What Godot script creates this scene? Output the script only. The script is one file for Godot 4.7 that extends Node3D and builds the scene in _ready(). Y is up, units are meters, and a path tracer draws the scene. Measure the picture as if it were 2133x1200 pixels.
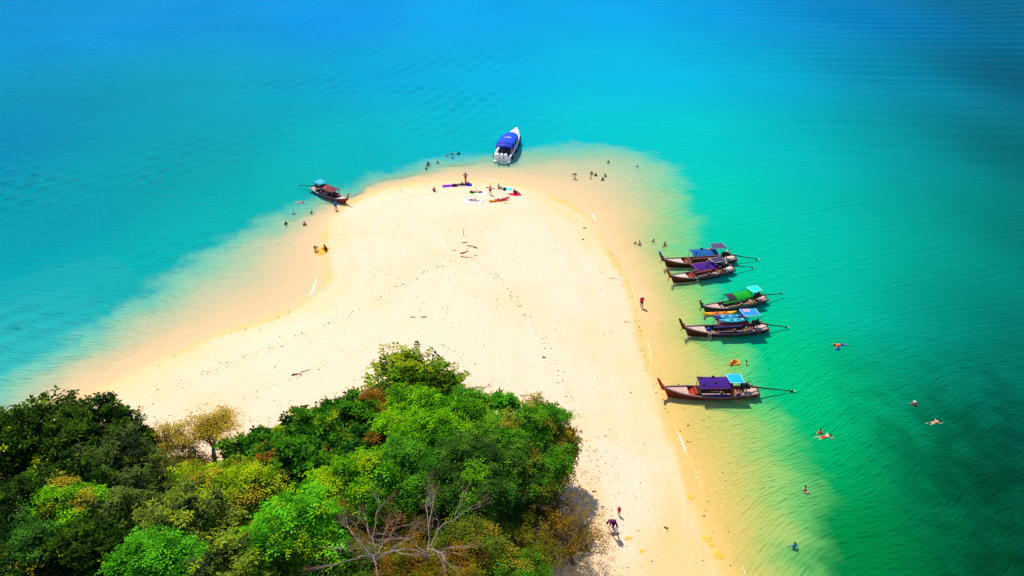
extends Node3D

const SUN_DIR := Vector3(0.25, -0.84, 0.48)
var rng := RandomNumberGenerator.new()
var noise := FastNoiseLite.new()
var noise2 := FastNoiseLite.new()
var used := {}
var mats := {}

func _ready():
	rng.seed = 20240
	noise.seed = 7
	noise.frequency = 1.0
	noise.noise_type = FastNoiseLite.TYPE_SIMPLEX_SMOOTH
	noise.fractal_octaves = 3
	noise2.seed = 31
	noise2.frequency = 1.0
	noise2.noise_type = FastNoiseLite.TYPE_SIMPLEX_SMOOTH
	noise2.fractal_octaves = 1
	# ---- camera, sky, sun, exposure
	var cam := Camera3D.new()
	cam.name = "camera"
	cam.position = Vector3(0, 55, 0)
	cam.rotation_degrees = Vector3(-31.2, 0, 0)
	cam.fov = 39.77
	cam.near = 0.5
	cam.far = 6000.0
	add_child(cam)
	var we := WorldEnvironment.new()
	we.name = "world"
	var env := Environment.new()
	env.background_mode = Environment.BG_SKY
	var sm := ProceduralSkyMaterial.new()
	sm.sky_top_color = Color(0.42, 0.53, 0.72)
	sm.sky_horizon_color = Color(0.62, 0.73, 0.86)
	sm.sky_curve = 0.14
	sm.ground_bottom_color = Color(0.1, 0.35, 0.5)
	sm.ground_horizon_color = Color(0.38, 0.62, 0.92)
	sm.sun_angle_max = 12.0
	sm.energy_multiplier = 1.0
	var sky := Sky.new()
	sky.sky_material = sm
	env.sky = sky
	env.tonemap_mode = Environment.TONE_MAPPER_LINEAR
	env.tonemap_exposure = 1.52
	env.sdfgi_enabled = true
	env.ssao_enabled = true
	env.ssil_enabled = true
	we.environment = env
	add_child(we)
	var sun := DirectionalLight3D.new()
	sun.name = "sun"
	sun.light_energy = 1.22
	sun.light_color = Color(1.0, 0.95, 0.84)
	sun.light_angular_distance = 0.5
	sun.shadow_enabled = true
	add_child(sun)
	sun.look_at_from_position(Vector3(0, 100, 0), Vector3(0, 100, 0) + SUN_DIR, Vector3.UP)
	# ---- large structure
	make_fields()
	make_terrain()
	make_water()
	make_forest()
	make_boats()
	make_people()
	make_beach_things()
	make_debris()

# =====================================================================  helpers
func numbered(called: String) -> String:
	if not used.has(called):
		used[called] = 0
		return called
	used[called] += 1
	return "%s_%03d" % [called, used[called]]

func thing(called: String, label: String, category: String, at := Vector3.ZERO, turn := 0.0, group := "") -> Node3D:
	var o := Node3D.new()
	o.name = numbered(called)
	add_child(o)
	o.position = at
	o.rotation.y = turn
	tag(o, label, category, group)
	return o

func tag(o: Node, label: String, category: String, group := "") -> void:
	o.set_meta("label", label)
	o.set_meta("category", category)
	if group != "":
		o.set_meta("group", group)

func put(called: String, m: Mesh, mat: Material, parent: Node = null) -> MeshInstance3D:
	var o := MeshInstance3D.new()
	o.mesh = m
	o.material_override = mat
	if parent == null:
		o.name = numbered(called)
		add_child(o)
	else:
		o.name = called
		parent.add_child(o, true)
	return o

func obj(called: String, st: SurfaceTool, mat: Material, parent: Node = null) -> MeshInstance3D:
	st.generate_normals()
	return put(called, st.commit(), mat, parent)

func mb(smooth := false) -> SurfaceTool:
	var st := SurfaceTool.new()
	st.begin(Mesh.PRIMITIVE_TRIANGLES)
	st.set_smooth_group(0 if smooth else -1)
	return st

func lin(r: float, g: float, b: float) -> Color:
	return Color(r, g, b)

func paint(c: Color, rough := 0.6, metal := 0.0, spec := 0.28) -> StandardMaterial3D:
	# c is the linear base colour
	var key := "%s|%s|%s|%s" % [c, rough, metal, spec]
	if mats.has(key):
		return mats[key]
	var m := StandardMaterial3D.new()
	m.albedo_color = c.linear_to_srgb()
	m.roughness = rough
	m.metallic = metal
	m.metallic_specular = spec
	mats[key] = m
	return m

var wear_tex: Texture2D
func worn(c: Color, rough := 0.65, scale := 0.6) -> StandardMaterial3D:
	var key := "w%s|%s|%s" % [c, rough, scale]
	if mats.has(key):
		return mats[key]
	if wear_tex == null:
		var nt := NoiseTexture2D.new()
		nt.width = 256
		nt.height = 256
		nt.seamless = true
		var n := FastNoiseLite.new()
		n.seed = 5
		n.frequency = 0.03
		n.fractal_octaves = 5
		nt.noise = n
		var gr := Gradient.new()
		gr.set_color(0, Color(0.62, 0.6, 0.58))
		gr.set_color(1, Color(1, 1, 1))
		nt.color_ramp = gr
		wear_tex = nt
	var m := StandardMaterial3D.new()
	m.albedo_color = c.linear_to_srgb()
	m.albedo_texture = wear_tex
	m.uv1_triplanar = true
	m.uv1_scale = Vector3(scale, scale * 2.0, scale * 2.0)
	m.roughness = rough
	m.metallic_specular = 0.28
	mats[key] = m
	return m

func quad(st: SurfaceTool, a: Vector3, b: Vector3, c: Vector3, d: Vector3) -> void:
	st.add_vertex(a); st.add_vertex(b); st.add_vertex(c)
	st.add_vertex(a); st.add_vertex(c); st.add_vertex(d)

func box(st: SurfaceTool, c: Vector3, s: Vector3, bs := Basis.IDENTITY, bevel := 0.0) -> void:
	var h := s * 0.5
	if bevel <= 0.0:
		var v := []
		for i in 8:
			v.append(c + bs * Vector3(h.x if i & 1 else -h.x, h.y if i & 2 else -h.y, h.z if i & 4 else -h.z))
		quad(st, v[0], v[2], v[3], v[1])
		quad(st, v[5], v[7], v[6], v[4])
		quad(st, v[4], v[6], v[2], v[0])
		quad(st, v[1], v[3], v[7], v[5])
		quad(st, v[2], v[6], v[7], v[3])
		quad(st, v[4], v[0], v[1], v[5])
		return
	# bevelled: three stacked rings in y with chamfered corners
	var rows := []
	for lv in [[-h.y, bevel], [-h.y + bevel, 0.0], [h.y - bevel, 0.0], [h.y, bevel]]:
		var r := PackedVector3Array()
		var ix: float = h.x - lv[1]
		var iz: float = h.z - lv[1]
		for q in [[-ix + bevel, -iz], [ix - bevel, -iz], [ix, -iz + bevel], [ix, iz - bevel], [ix - bevel, iz], [-ix + bevel, iz], [-ix, iz - bevel], [-ix, -iz + bevel]]:
			r.append(c + bs * Vector3(q[0], lv[0], q[1]))
		rows.append(r)
	loft(st, rows, true, true)

# rows of equal length joined by quads; ring closes each row, caps close the ends
func loft(st: SurfaceTool, rows: Array, ring := true, caps := false) -> void:
	for i in rows.size() - 1:
		var a: PackedVector3Array = rows[i]
		var b: PackedVector3Array = rows[i + 1]
		var n := a.size()
		for j in (n if ring else n - 1):
			var k := (j + 1) % n
			quad(st, a[j], a[k], b[k], b[j])
	if caps:
		for e in 2:
			var r: PackedVector3Array = rows[0] if e == 0 else rows[rows.size() - 1]
			var m := Vector3.ZERO
			for p in r:
				m += p
			m /= r.size()
			for j in r.size():
				var k := (j + 1) % r.size()
				if e == 0:
					st.add_vertex(m); st.add_vertex(r[k]); st.add_vertex(r[j])
				else:
					st.add_vertex(m); st.add_vertex(r[j]); st.add_vertex(r[k])

func tube(st: SurfaceTool, pts: Array, radii: Array, sides := 6, caps := true) -> void:
	var rows := []
	var side := Vector3.ZERO
	for i in pts.size():
		var d: Vector3 = (pts[mini(i + 1, pts.size() - 1)] - pts[maxi(i - 1, 0)]).normalized()
		if side == Vector3.ZERO:
			side = d.cross(Vector3.UP if absf(d.y) < 0.9 else Vector3.RIGHT).normalized()
		side = (side - d * side.dot(d)).normalized()
		var up := side.cross(d)
		var r := PackedVector3Array()
		for j in sides:
			var a := TAU * j / sides
			r.append(pts[i] + (side * cos(a) + up * sin(a)) * radii[i])
		rows.append(r)
	loft(st, rows, true, caps)

func rod(st: SurfaceTool, a: Vector3, b: Vector3, r: float, sides := 6) -> void:
	tube(st, [a, b], [r, r], sides)

# a sheet with thickness: f(u, v) gives its top face
func sheet(st: SurfaceTool, nu: int, nv: int, thick: float, f: Callable) -> void:
	var top := []
	var low := []
	for i in nu + 1:
		var a := PackedVector3Array()
		var b := PackedVector3Array()
		for j in nv + 1:
			var p: Vector3 = f.call(float(i) / nu, float(j) / nv)
			a.append(p)
			b.append(p - Vector3(0, thick, 0))
		top.append(a)
		low.append(b)
	for i in nu:
		for j in nv:
			quad(st, top[i][j], top[i + 1][j], top[i + 1][j + 1], top[i][j + 1])
			quad(st, low[i][j + 1], low[i + 1][j + 1], low[i + 1][j], low[i][j])
	for i in nu:
		quad(st, low[i][0], low[i + 1][0], top[i + 1][0], top[i][0])
		quad(st, top[i][nv], top[i + 1][nv], low[i + 1][nv], low[i][nv])
	for j in nv:
		quad(st, top[0][j], top[0][j + 1], low[0][j + 1], low[0][j])
		quad(st, low[nu][j], low[nu][j + 1], top[nu][j + 1], top[nu][j])

func blob(st: SurfaceTool, c: Vector3, r: Vector3, bs := Basis.IDENTITY, rough := 0.0, n := 8, m := 6) -> void:
	var rows := []
	var o := rng.randf() * 100.0
	for i in m + 1:
		var t := PI * i / m
		var row := PackedVector3Array()
		for j in n:
			var a := TAU * j / n
			var d := Vector3(sin(t) * cos(a), cos(t), sin(t) * sin(a))
			var k := 1.0 + rough * noise.get_noise_3d(d.x + o, d.y, d.z)
			row.append(c + bs * (d * r * k))
		rows.append(row)
	loft(st, rows, true, false)

# a table of [u, value] pairs, interpolated
func tab(t: Array, u: float) -> float:
	for i in t.size() - 1:
		if u <= t[i + 1][0]:
			var k: float = (u - t[i][0]) / (t[i + 1][0] - t[i][0])
			k = clampf(k, 0.0, 1.0)
			return lerpf(t[i][1], t[i + 1][1], k)
	return t[t.size() - 1][1]

# =====================================================================  shore fields
const FX := -160.0
const FZ := -280.0
const FC := 2.0
const FNX := 161
const FNZ := 156
var shore := PackedFloat32Array()
var drop := PackedFloat32Array()

func smoothed(p: Array, closed := true) -> PackedVector2Array:
	var out := PackedVector2Array()
	var n := p.size()
	for i in n:
		for s in 3:
			var q: Vector2 = p[i]
			out.append(q.cubic_interpolate(p[(i + 1) % n], p[(i + n - 1) % n], p[(i + 2) % n], s / 3.0))
	return out

func distances(poly: PackedVector2Array) -> PackedFloat32Array:
	var out := PackedFloat32Array()
	out.resize(FNX * FNZ)
	var n := poly.size()
	for iz in FNZ:
		for ix in FNX:
			var p := Vector2(FX + ix * FC, FZ + iz * FC)
			var best := 1e9
			for i in n:
				var c := Geometry2D.get_closest_point_to_segment(p, poly[i], poly[(i + 1) % n])
				best = minf(best, p.distance_squared_to(c))
			best = sqrt(best)
			out[iz * FNX + ix] = -best if Geometry2D.is_point_in_polygon(p, poly) else best
	return out

func at_grid(g: PackedFloat32Array, x: float, z: float) -> float:
	var u := clampf((x - FX) / FC, 0.0, FNX - 1.001)
	var v := clampf((z - FZ) / FC, 0.0, FNZ - 1.001)
	var i := int(u)
	var j := int(v)
	var a := j * FNX + i
	u -= i
	v -= j
	return lerpf(lerpf(g[a], g[a + 1], u), lerpf(g[a + FNX], g[a + FNX + 1], u), v)

func make_fields() -> void:
	var s := [Vector2(-51.57, -60.48), Vector2(-48.20, -65.45), Vector2(-45.57, -68.69), Vector2(-40.76, -74.04), Vector2(-35.82, -79.38), Vector2(-30.36, -82.95), Vector2(-26.50, -87.22), Vector2(-24.85, -91.06), Vector2(-25.23, -95.96), Vector2(-27.32, -102.73), Vector2(-27.89, -109.59), Vector2(-26.38, -116.10), Vector2(-21.40, -122.44), Vector2(-13.64, -125.61), Vector2(-7.54, -126.43), Vector2(-0.12, -124.41), Vector2(6.57, -119.39), Vector2(11.63, -111.75), Vector2(13.32, -101.55), Vector2(15.24, -94.37), Vector2(15.48, -86.06), Vector2(15.38, -77.38), Vector2(15.80, -70.38), Vector2(15.99, -63.76), Vector2(16.16, -57.41), Vector2(16.45, -53.01), Vector2(17.13, -49.02), Vector2(17.37, -44.41), Vector2(24, -25), Vector2(34, 5), Vector2(30, 40), Vector2(-60, 45), Vector2(-95, 10), Vector2(-85, -35)]
	var d := [Vector2(-59.38, -63.76), Vector2(-56.22, -68.94), Vector2(-53.40, -76.11), Vector2(-49.22, -83.60), Vector2(-46.73, -91.44), Vector2(-43.55, -99.40), Vector2(-39.41, -106.54), Vector2(-34.75, -114.33), Vector2(-27.69, -121.66), Vector2(-22.18, -128.08), Vector2(-15.93, -132.37), Vector2(-10.17, -135.97), Vector2(-3.20, -136.89), Vector2(3.88, -139.73), Vector2(12.04, -141.67), Vector2(20.05, -140.69), Vector2(25.51, -135.28), Vector2(27.91, -126.63), Vector2(27.78, -117.00), Vector2(26.27, -107.65), Vector2(24.93, -101.55), Vector2(24.89, -95.96), Vector2(25.82, -90.82), Vector2(25.21, -84.93), Vector2(25.23, -79.58), Vector2(25.92, -75.16), Vector2(26.34, -70.21), Vector2(25.85, -65.30), Vector2(27.31, -61.55), Vector2(27.73, -58.07), Vector2(27.14, -53.61), Vector2(26.18, -50.13), Vector2(25.83, -46.39), Vector2(25.74, -42.52), Vector2(42, -15), Vector2(55, 20), Vector2(50, 60), Vector2(-80, 60), Vector2(-125, 10), Vector2(-110, -45)]
	shore = distances(smoothed(s))
	drop = distances(smoothed(d))

func sd_shore(x: float, z: float) -> float:
	return at_grid(shore, x, z) + 0.35 * noise.get_noise_2d(x * 0.22, z * 0.22)

func sd_drop(x: float, z: float) -> float:
	return at_grid(drop, x, z) + 2.6 * noise.get_noise_2d(x * 0.13 + 40.0, z * 0.13) + 1.1 * noise.get_noise_2d(x * 0.5, z * 0.5 + 9.0)

func hill(x: float, z: float) -> float:
	return 7.5 * smoothstep(-60.0, -28.0, z) * smoothstep(9.0, -5.0, x) + 26.0 * smoothstep(-30.0, 12.0, z) * smoothstep(12.0, -12.0, x) * smoothstep(-90.0, -50.0, x)

func ground(x: float, z: float) -> float:
	var s := sd_shore(x, z)
	if s < 0.0:
		return 0.06 + 1.1 * (1.0 - exp(s / 10.0)) + hill(x, z) * (1.0 - exp(s / 5.0))
	var d := sd_drop(x, z)
	var h := 0.06 - minf(s * 0.1, 0.09)
	if d < 0.0:
		var t := s / (s - d + 0.01)
		return h - 1.1 * (0.45 * t * t + 0.55 * pow(t, 6.0))
	return h - 1.1 - 1.0 * smoothstep(0.0, 6.0, d) - minf(0.1 * d, 12.0)

func lines(parts: Array) -> PackedFloat32Array:
	# parts: [from, to, step] one after the other
	var out := PackedFloat32Array()
	for p in parts:
		var n := int(ceil((p[1] - p[0]) / p[2]))
		for i in n:
			out.append(p[0] + (p[1] - p[0]) * i / n)
	out.append(parts[parts.size() - 1][1])
	return out

func grid_mesh(xs: PackedFloat32Array, zs: PackedFloat32Array, f: Callable, tile: float) -> ArrayMesh:
	# f(x, z) -> [height, color, uv]
	var v := PackedVector3Array()
	var c := PackedColorArray()
	var uv := PackedVector2Array()
	var nx := xs.size()
	var nz := zs.size()
	for z in zs:
		for x in xs:
			var r: Array = f.call(x, z)
			v.append(Vector3(x, r[0], z))
			c.append(r[1])
			uv.append(r[2] / tile)
	var nrm := PackedVector3Array()
	nrm.resize(v.size())
	for j in nz:
		for i in nx:
			var a := v[j * nx + maxi(i - 1, 0)]
			var b := v[j * nx + mini(i + 1, nx - 1)]
			var p := v[maxi(j - 1, 0) * nx + i]
			var q := v[mini(j + 1, nz - 1) * nx + i]
			nrm[j * nx + i] = (q - p).cross(b - a).normalized()
	var idx := PackedInt32Array()
	for j in nz - 1:
		for i in nx - 1:
			var a := j * nx + i
			idx.append_array([a, a + 1, a + nx + 1, a, a + nx + 1, a + nx])
	var arr := []
	arr.resize(Mesh.ARRAY_MAX)
	arr[Mesh.ARRAY_VERTEX] = v
	arr[Mesh.ARRAY_NORMAL] = nrm
	arr[Mesh.ARRAY_COLOR] = c
	arr[Mesh.ARRAY_TEX_UV] = uv
	arr[Mesh.ARRAY_INDEX] = idx
	var m := ArrayMesh.new()
	m.add_surface_from_arrays(Mesh.PRIMITIVE_TRIANGLES, arr)
	return m

func srgb(r: int, g: int, b: int) -> Color:
	return Color8(r, g, b).srgb_to_linear()

func scaled(c: Color, k: float) -> Color:
	return Color(c.r * k, c.g * k, c.b * k)

# =====================================================================  sand and sea bed
func sand_tone(x: float, z: float) -> Color:
	var dry := lin(0.77, 0.58, 0.445)
	var cream := lin(0.75, 0.535, 0.31)
	var wet := lin(0.80, 0.495, 0.295)
	var wet_right := lin(0.72, 0.44, 0.155)
	var s := sd_shore(x, z)
	var n := noise.get_noise_2d(x * 0.05, z * 0.05)
	var n2 := noise.get_noise_2d(x * 0.4, z * 0.4)
	var w := wet.lerp(wet_right, smoothstep(-95.0, -62.0, z) * smoothstep(0.0, 15.0, x))
	var inner := dry.lerp(cream, clampf(smoothstep(-7.0, 0.0, s) * 0.8 + n * 0.85 + n2 * 0.2, 0.0, 1.0))
	# warm band towards the lower right
	inner = inner.lerp(lin(0.72, 0.46, 0.18), clampf(smoothstep(-60.0, -45.0, z) * smoothstep(-2.0, 8.0, x) * (0.35 + 1.1 * noise.get_noise_2d(x * 0.16 + 3.0, z * 0.05)), 0.0, 0.75))
	var col := inner.lerp(w, smoothstep(-0.25, 0.35, s))
	# damp tan rim along the edge of the dry sand, and faint old tide bands further up
	var rim := smoothstep(-0.9, -0.1, s) * (1.0 - smoothstep(0.4, 1.4, s)) * (0.5 + 0.8 * noise.get_noise_2d(x * 0.09 + 5.0, z * 0.09))
	col = col.lerp(lin(0.74, 0.46, 0.15), clampf(rim, 0.0, 0.85))
	if s < -0.5:
		var band := smoothstep(0.1, 0.5, noise2.get_noise_2d(s * 0.42 + 7.0, (x - z) * 0.012)) * smoothstep(-26.0, -8.0, s)
		col = col.lerp(lin(0.70, 0.50, 0.27), 0.38 * band * (0.6 + 0.8 * n2))
	if s > 0.0:
		var d := sd_drop(x, z)
		# sea bed: sandy, with weed patches further out on the right
		var weed := smoothstep(0.05, 0.45, noise.get_noise_2d(x * 0.16 + 80.0, z * 0.16)) * smoothstep(0.0, 8.0, d) * smoothstep(-90.0, -60.0, z) * smoothstep(18.0, 30.0, x)
		col = col.lerp(lin(0.08, 0.11, 0.04), weed * 0.85)
		var speck := smoothstep(0.42, 0.6, noise2.get_noise_2d(x * 0.9, z * 0.9)) * smoothstep(4.0, 12.0, s) * smoothstep(-80.0, -55.0, z)
		col = col.lerp(lin(0.2, 0.2, 0.07), speck * 0.45)
	var hl := hill(x, z)
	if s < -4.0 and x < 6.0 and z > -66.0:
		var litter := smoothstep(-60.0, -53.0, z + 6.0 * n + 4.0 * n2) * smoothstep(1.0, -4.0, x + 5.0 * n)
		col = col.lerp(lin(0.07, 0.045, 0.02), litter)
	return col

func make_terrain() -> void:
	var nt := NoiseTexture2D.new()
	nt.width = 512
	nt.height = 512
	nt.seamless = true
	var n := FastNoiseLite.new()
	n.seed = 12
	n.frequency = 0.03
	n.fractal_octaves = 6
	n.fractal_gain = 0.6
	nt.noise = n
	var gr := Gradient.new()
	gr.set_color(0, Color(0.93, 0.92, 0.9))
	gr.set_color(1, Color(1, 1, 1))
	nt.color_ramp = gr
	var hm := NoiseTexture2D.new()
	hm.width = 512
	hm.height = 512
	hm.seamless = true
	var n3 := FastNoiseLite.new()
	n3.seed = 77
	n3.frequency = 0.035
	n3.fractal_octaves = 5
	hm.noise = n3
	var m := StandardMaterial3D.new()
	m.vertex_color_use_as_albedo = true
	m.albedo_texture = nt
	m.heightmap_enabled = true
	m.heightmap_texture = hm
	m.heightmap_scale = 1.3
	m.roughness = 0.9
	m.metallic_specular = 0.25
	var xs := lines([[-3000.0, -400.0, 650.0], [-400.0, -160.0, 30.0], [-160.0, -66.0, 4.0], [-66.0, 50.0, 0.6], [50.0, 160.0, 4.0], [160.0, 400.0, 30.0], [400.0, 3000.0, 650.0]])
	var zs := lines([[-3000.0, -400.0, 650.0], [-400.0, -280.0, 30.0], [-280.0, -144.0, 4.0], [-144.0, -38.0, 0.6], [-38.0, 28.0, 4.0], [28.0, 300.0, 34.0], [300.0, 3000.0, 675.0]])
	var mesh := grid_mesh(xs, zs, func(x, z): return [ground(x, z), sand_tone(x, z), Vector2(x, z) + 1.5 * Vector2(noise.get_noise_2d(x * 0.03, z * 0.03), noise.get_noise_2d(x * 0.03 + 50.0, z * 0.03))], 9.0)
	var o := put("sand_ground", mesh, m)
	o.set_meta("kind", "structure")

# =====================================================================  water
var sea_spots := []
func sea_tone(x: float, z: float) -> Color:
	var r := Vector3.ZERO
	var w := 0.0
	for s in sea_spots:
		var dx: float = x - s[0].x
		var dz: float = (z - s[0].y) * s[3]
		var k: float = 1.0 / pow(dx * dx + dz * dz + s[2], 2.2)
		r += s[1] * k
		w += k
	r /= w
	return Color(r.x, r.y, r.z)

func spot(p: Vector2, r: int, g: int, b: int) -> void:
	var c := scaled(srgb(r, g, b), 0.73)
	sea_spots.append([p, Vector3(c.r, c.g, c.b), pow(0.11 * p.length(), 2.0), 0.7])

func make_water() -> void:
	spot(Vector2(-153.31, -253.56), 5,135,196)
	spot(Vector2(-103.59, -247.11), 0,137,207)
	spot(Vector2(-50.71, -235.05), 0,139,218)
	spot(Vector2(-9.40, -240.95), 0,156,224)
	spot(Vector2(33.76, -247.11), 0,156,222)
	spot(Vector2(69.91, -247.11), 0,144,212)
	spot(Vector2(103.16, -247.11), 0,115,179)
	spot(Vector2(149.91, -253.56), 0,92,128)  # spots nearest the right edge carry lens vignette darkening in the water colour
	spot(Vector2(-91.83, -143.66), 0,125,167)
	spot(Vector2(-75.28, -157.17), 0,146,170)
	spot(Vector2(-53.16, -166.32), 0,152,182)
	spot(Vector2(-29.31, -179.97), 0,154,207)
	spot(Vector2(-0.73, -183.68), 0,165,218)
	spot(Vector2(31.72, -183.68), 0,173,218)
	spot(Vector2(58.67, -179.97), 0,162,204)
	spot(Vector2(87.66, -183.68), 0,125,161)
	spot(Vector2(116.75, -183.68), 0,68,92)
	spot(Vector2(-69.99, -101.55), 0,146,165)
	spot(Vector2(-63.66, -117.91), 0,144,157)
	spot(Vector2(-49.31, -129.77), 0,146,156)
	spot(Vector2(-32.52, -138.77), 0,166,178)
	spot(Vector2(-15.87, -151.52), 0,176,195)
	spot(Vector2(12.91, -154.30), 0,188,201)
	spot(Vector2(34.99, -143.66), 0,192,195)
	spot(Vector2(51.77, -138.77), 0,176,182)
	spot(Vector2(69.51, -138.77), 0,140,147)
	spot(Vector2(90.45, -136.43), 0,80,88)
	spot(Vector2(-56.11, -81.66), 25,162,171)
	spot(Vector2(-47.13, -90.82), 0,164,165)
	spot(Vector2(-41.68, -104.54), 0,165,163)
	spot(Vector2(-35.68, -121.66), 0,172,166)
	spot(Vector2(-53.72, -70.21), 60,178,172)
	spot(Vector2(33.39, -116.10), 0,198,172)
	spot(Vector2(46.04, -107.65), 0,184,168)
	spot(Vector2(60.58, -107.65), 0,150,140)
	spot(Vector2(74.16, -104.54), 0,95,92)
	spot(Vector2(31.58, -90.82), 0,192,155)
	spot(Vector2(42.07, -86.06), 0,182,166)
	spot(Vector2(52.37, -81.66), 0,140,122)
	spot(Vector2(59.66, -77.57), 0,86,78)
	spot(Vector2(29.45, -73.76), 0,200,132)
	spot(Vector2(32.99, -67.69), 0,188,128)
	spot(Vector2(42.71, -66.08), 0,118,92)
	spot(Vector2(51.43, -62.28), 0,66,60)
	spot(Vector2(31.03, -57.41), 0,172,95)
	spot(Vector2(29.86, -49.02), 0,142,66)
	spot(Vector2(30.73, -62.28), 0,182,112)
	spot(Vector2(37.62, -54.22), 0,96,66)
	spot(Vector2(44.76, -50.69), 0,44,36)
	spot(Vector2(30.14, -46.39), 0,105,55)
	spot(Vector2(37.30, -45.89), 0,66,44)
	# ripples: a tile of many short wave trains
	var sz := 512
	var tile := 23.0
	var im := Image.create_empty(sz, sz, false, Image.FORMAT_RF)
	var wr := RandomNumberGenerator.new()
	wr.seed = 99
	var trains := []
	while trains.size() < 32:
		var kx := wr.randi_range(-34, 34)
		var ky := wr.randi_range(6, 60)
		var k := sqrt(kx * kx + ky * ky)
		if k < 12.0 or absf(kx) > ky * 0.9:
			continue
		trains.append([kx, ky, wr.randf() * TAU, pow(14.0 / k, 0.9)])
	var field := PackedFloat32Array()
	field.resize(sz * sz)
	for t in trains:
		var sn := PackedFloat32Array()
		sn.resize(sz)
		for i in sz:
			var s := sin(TAU * i / sz + 0.0)
			sn[i] = s
		var kx: int = t[0]
		var ky: int = t[1]
		var ph := int(t[2] / TAU * sz)
		var am: float = t[3]
		for y in sz:
			var b := y * ky + ph + sz * 200
			var o := y * sz
			for x in sz:
				field[o + x] += am * sn[(b + x * kx) & 511]
	for y in sz:
		for x in sz:
			# crests sharper than troughs
			var h := clampf(0.5 + field[y * sz + x] * 0.06, 0.0, 1.0)
			im.set_pixel(x, y, Color(pow(h, 1.35), 0, 0))
	var m := StandardMaterial3D.new()
	m.vertex_color_use_as_albedo = true
	m.transparency = BaseMaterial3D.TRANSPARENCY_ALPHA
	m.heightmap_enabled = true
	m.heightmap_texture = ImageTexture.create_from_image(im)
	m.heightmap_scale = 19.0
	m.roughness = 0.48
	m.metallic_specular = 0.05
	var xs := lines([[-3000.0, -400.0, 650.0], [-400.0, -180.0, 20.0], [-180.0, -80.0, 1.05], [-80.0, 60.0, 0.9], [60.0, 180.0, 1.6], [180.0, 400.0, 20.0], [400.0, 3000.0, 650.0]])
	var zs := lines([[-3000.0, -400.0, 650.0], [-400.0, -290.0, 15.0], [-290.0, -160.0, 1.05], [-160.0, -40.0, 0.9], [-40.0, 40.0, 5.0], [40.0, 300.0, 40.0], [300.0, 3000.0, 675.0]])
	var mesh := grid_mesh(xs, zs, sea_point, tile)
	var o := put("sea_water", mesh, m)
	o.set_meta("kind", "structure")

func sea_point(x: float, z: float) -> Array:
	var d := sd_drop(x, z)
	var s := sd_shore(x, z)
	var depth := -ground(x, z)
	var h := 0.0
	var right := smoothstep(-20.0, 30.0, x)
	if s > 0.5 and absf(x) < 400.0 and z > -400.0:
		# swell: long crests that bend round the point, weaker in the shallows
		var calm := smoothstep(0.0, 14.0, d + 4.0) * 0.85 + 0.15
		var r1 := Vector2(x - 120.0, z + 520.0).length()
		var r2 := Vector2(x + 260.0, z + 300.0).length()
		h += (0.03 + 0.19 * smoothstep(30.0, 110.0, x) * smoothstep(-110.0, -190.0, z)) * (sin(r1 * 1.05 + 2.2 * noise.get_noise_2d(x * 0.02, z * 0.03))) * right
		var left := 1.0 - right
		var gust := clampf(0.75 + 1.3 * noise.get_noise_2d(x * 0.03 + 60.0, z * 0.045), 0.15, 1.6)
		h += 0.19 * left * gust * sin(r2 * 1.75 + 3.0 * noise.get_noise_2d(x * 0.03, z * 0.02 + 7.0))
		h += 0.14 * left * gust * sin(Vector2(x - 60.0, z + 480.0).length() * 1.5 + 3.5 * noise.get_noise_2d(x * 0.04 + 3.0, z * 0.03))
		h += 0.03 * right * gust * sin(r1 * 2.3 + 4.0 * noise.get_noise_2d(x * 0.04 + 3.0, z * 0.04))
		h += (0.05 + 0.1 * (1.0 - right)) * noise.get_noise_2d(x * 0.2, z * 0.36)
		h *= calm * (0.6 + 0.8 * noise.get_noise_2d(x * 0.015 + 20.0, z * 0.015))
	var t := clampf(s / (s - minf(d, 0.0) + 0.01), 0.0, 1.0)
	var a := 0.86 * pow(t, 0.95) * smoothstep(0.2, 2.0, s)
	a = lerpf(a, 0.985, smoothstep(-2.5, 4.2, d))
	if depth < -0.3:
		a = 0.0
		h = -0.3
	var c := sea_tone(x, z)
	var n := noise.get_noise_2d(x * 0.02 + 9.0, z * 0.03)
	var n2 := noise.get_noise_2d(x * 0.06, z * 0.06 + 31.0) * 0.8 + 0.7 * noise.get_noise_2d(x * 0.3, z * 0.3 + 3.0)
	var k := 1.0 + 0.05 * n
	# mottled darker water over weed on the right
	var mott := smoothstep(-85.0, -60.0, z) * smoothstep(20.0, 34.0, x)
	k *= 1.0 - 0.42 * mott * smoothstep(2.0, 16.0, d) * smoothstep(-0.45, 0.5, n2)
	c = scaled(c, k)
	# close to the sand the water itself is greener
	var east := smoothstep(-40.0, 16.0, x + minf(z + 75.0, 0.0) * 0.9)
	var pale := lin(0.42, 0.56, 0.36).lerp(lin(0.38, 0.56, 0.14), east).lerp(lin(0.20, 0.48, 0.34).lerp(lin(0.16, 0.48, 0.13), east), smoothstep(0.35, 1.0, t))
	c = c.lerp(pale, (1.0 - smoothstep(-2.8, 3.6, d)) * 0.92)
	c.a = a
	var wv := Vector2(x, z)
	wv += 9.0 * Vector2(noise.get_noise_2d(x * 0.012, z * 0.012), noise.get_noise_2d(x * 0.012 + 70.0, z * 0.012))
	wv = wv.rotated(-0.35 * (1.0 - right))
	return [h, c, wv]


# =====================================================================  trees
var leaf_mat: StandardMaterial3D
var sprigs := {}
var bark_pale: StandardMaterial3D
var bark_dark: StandardMaterial3D
var bark_red: StandardMaterial3D

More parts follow.
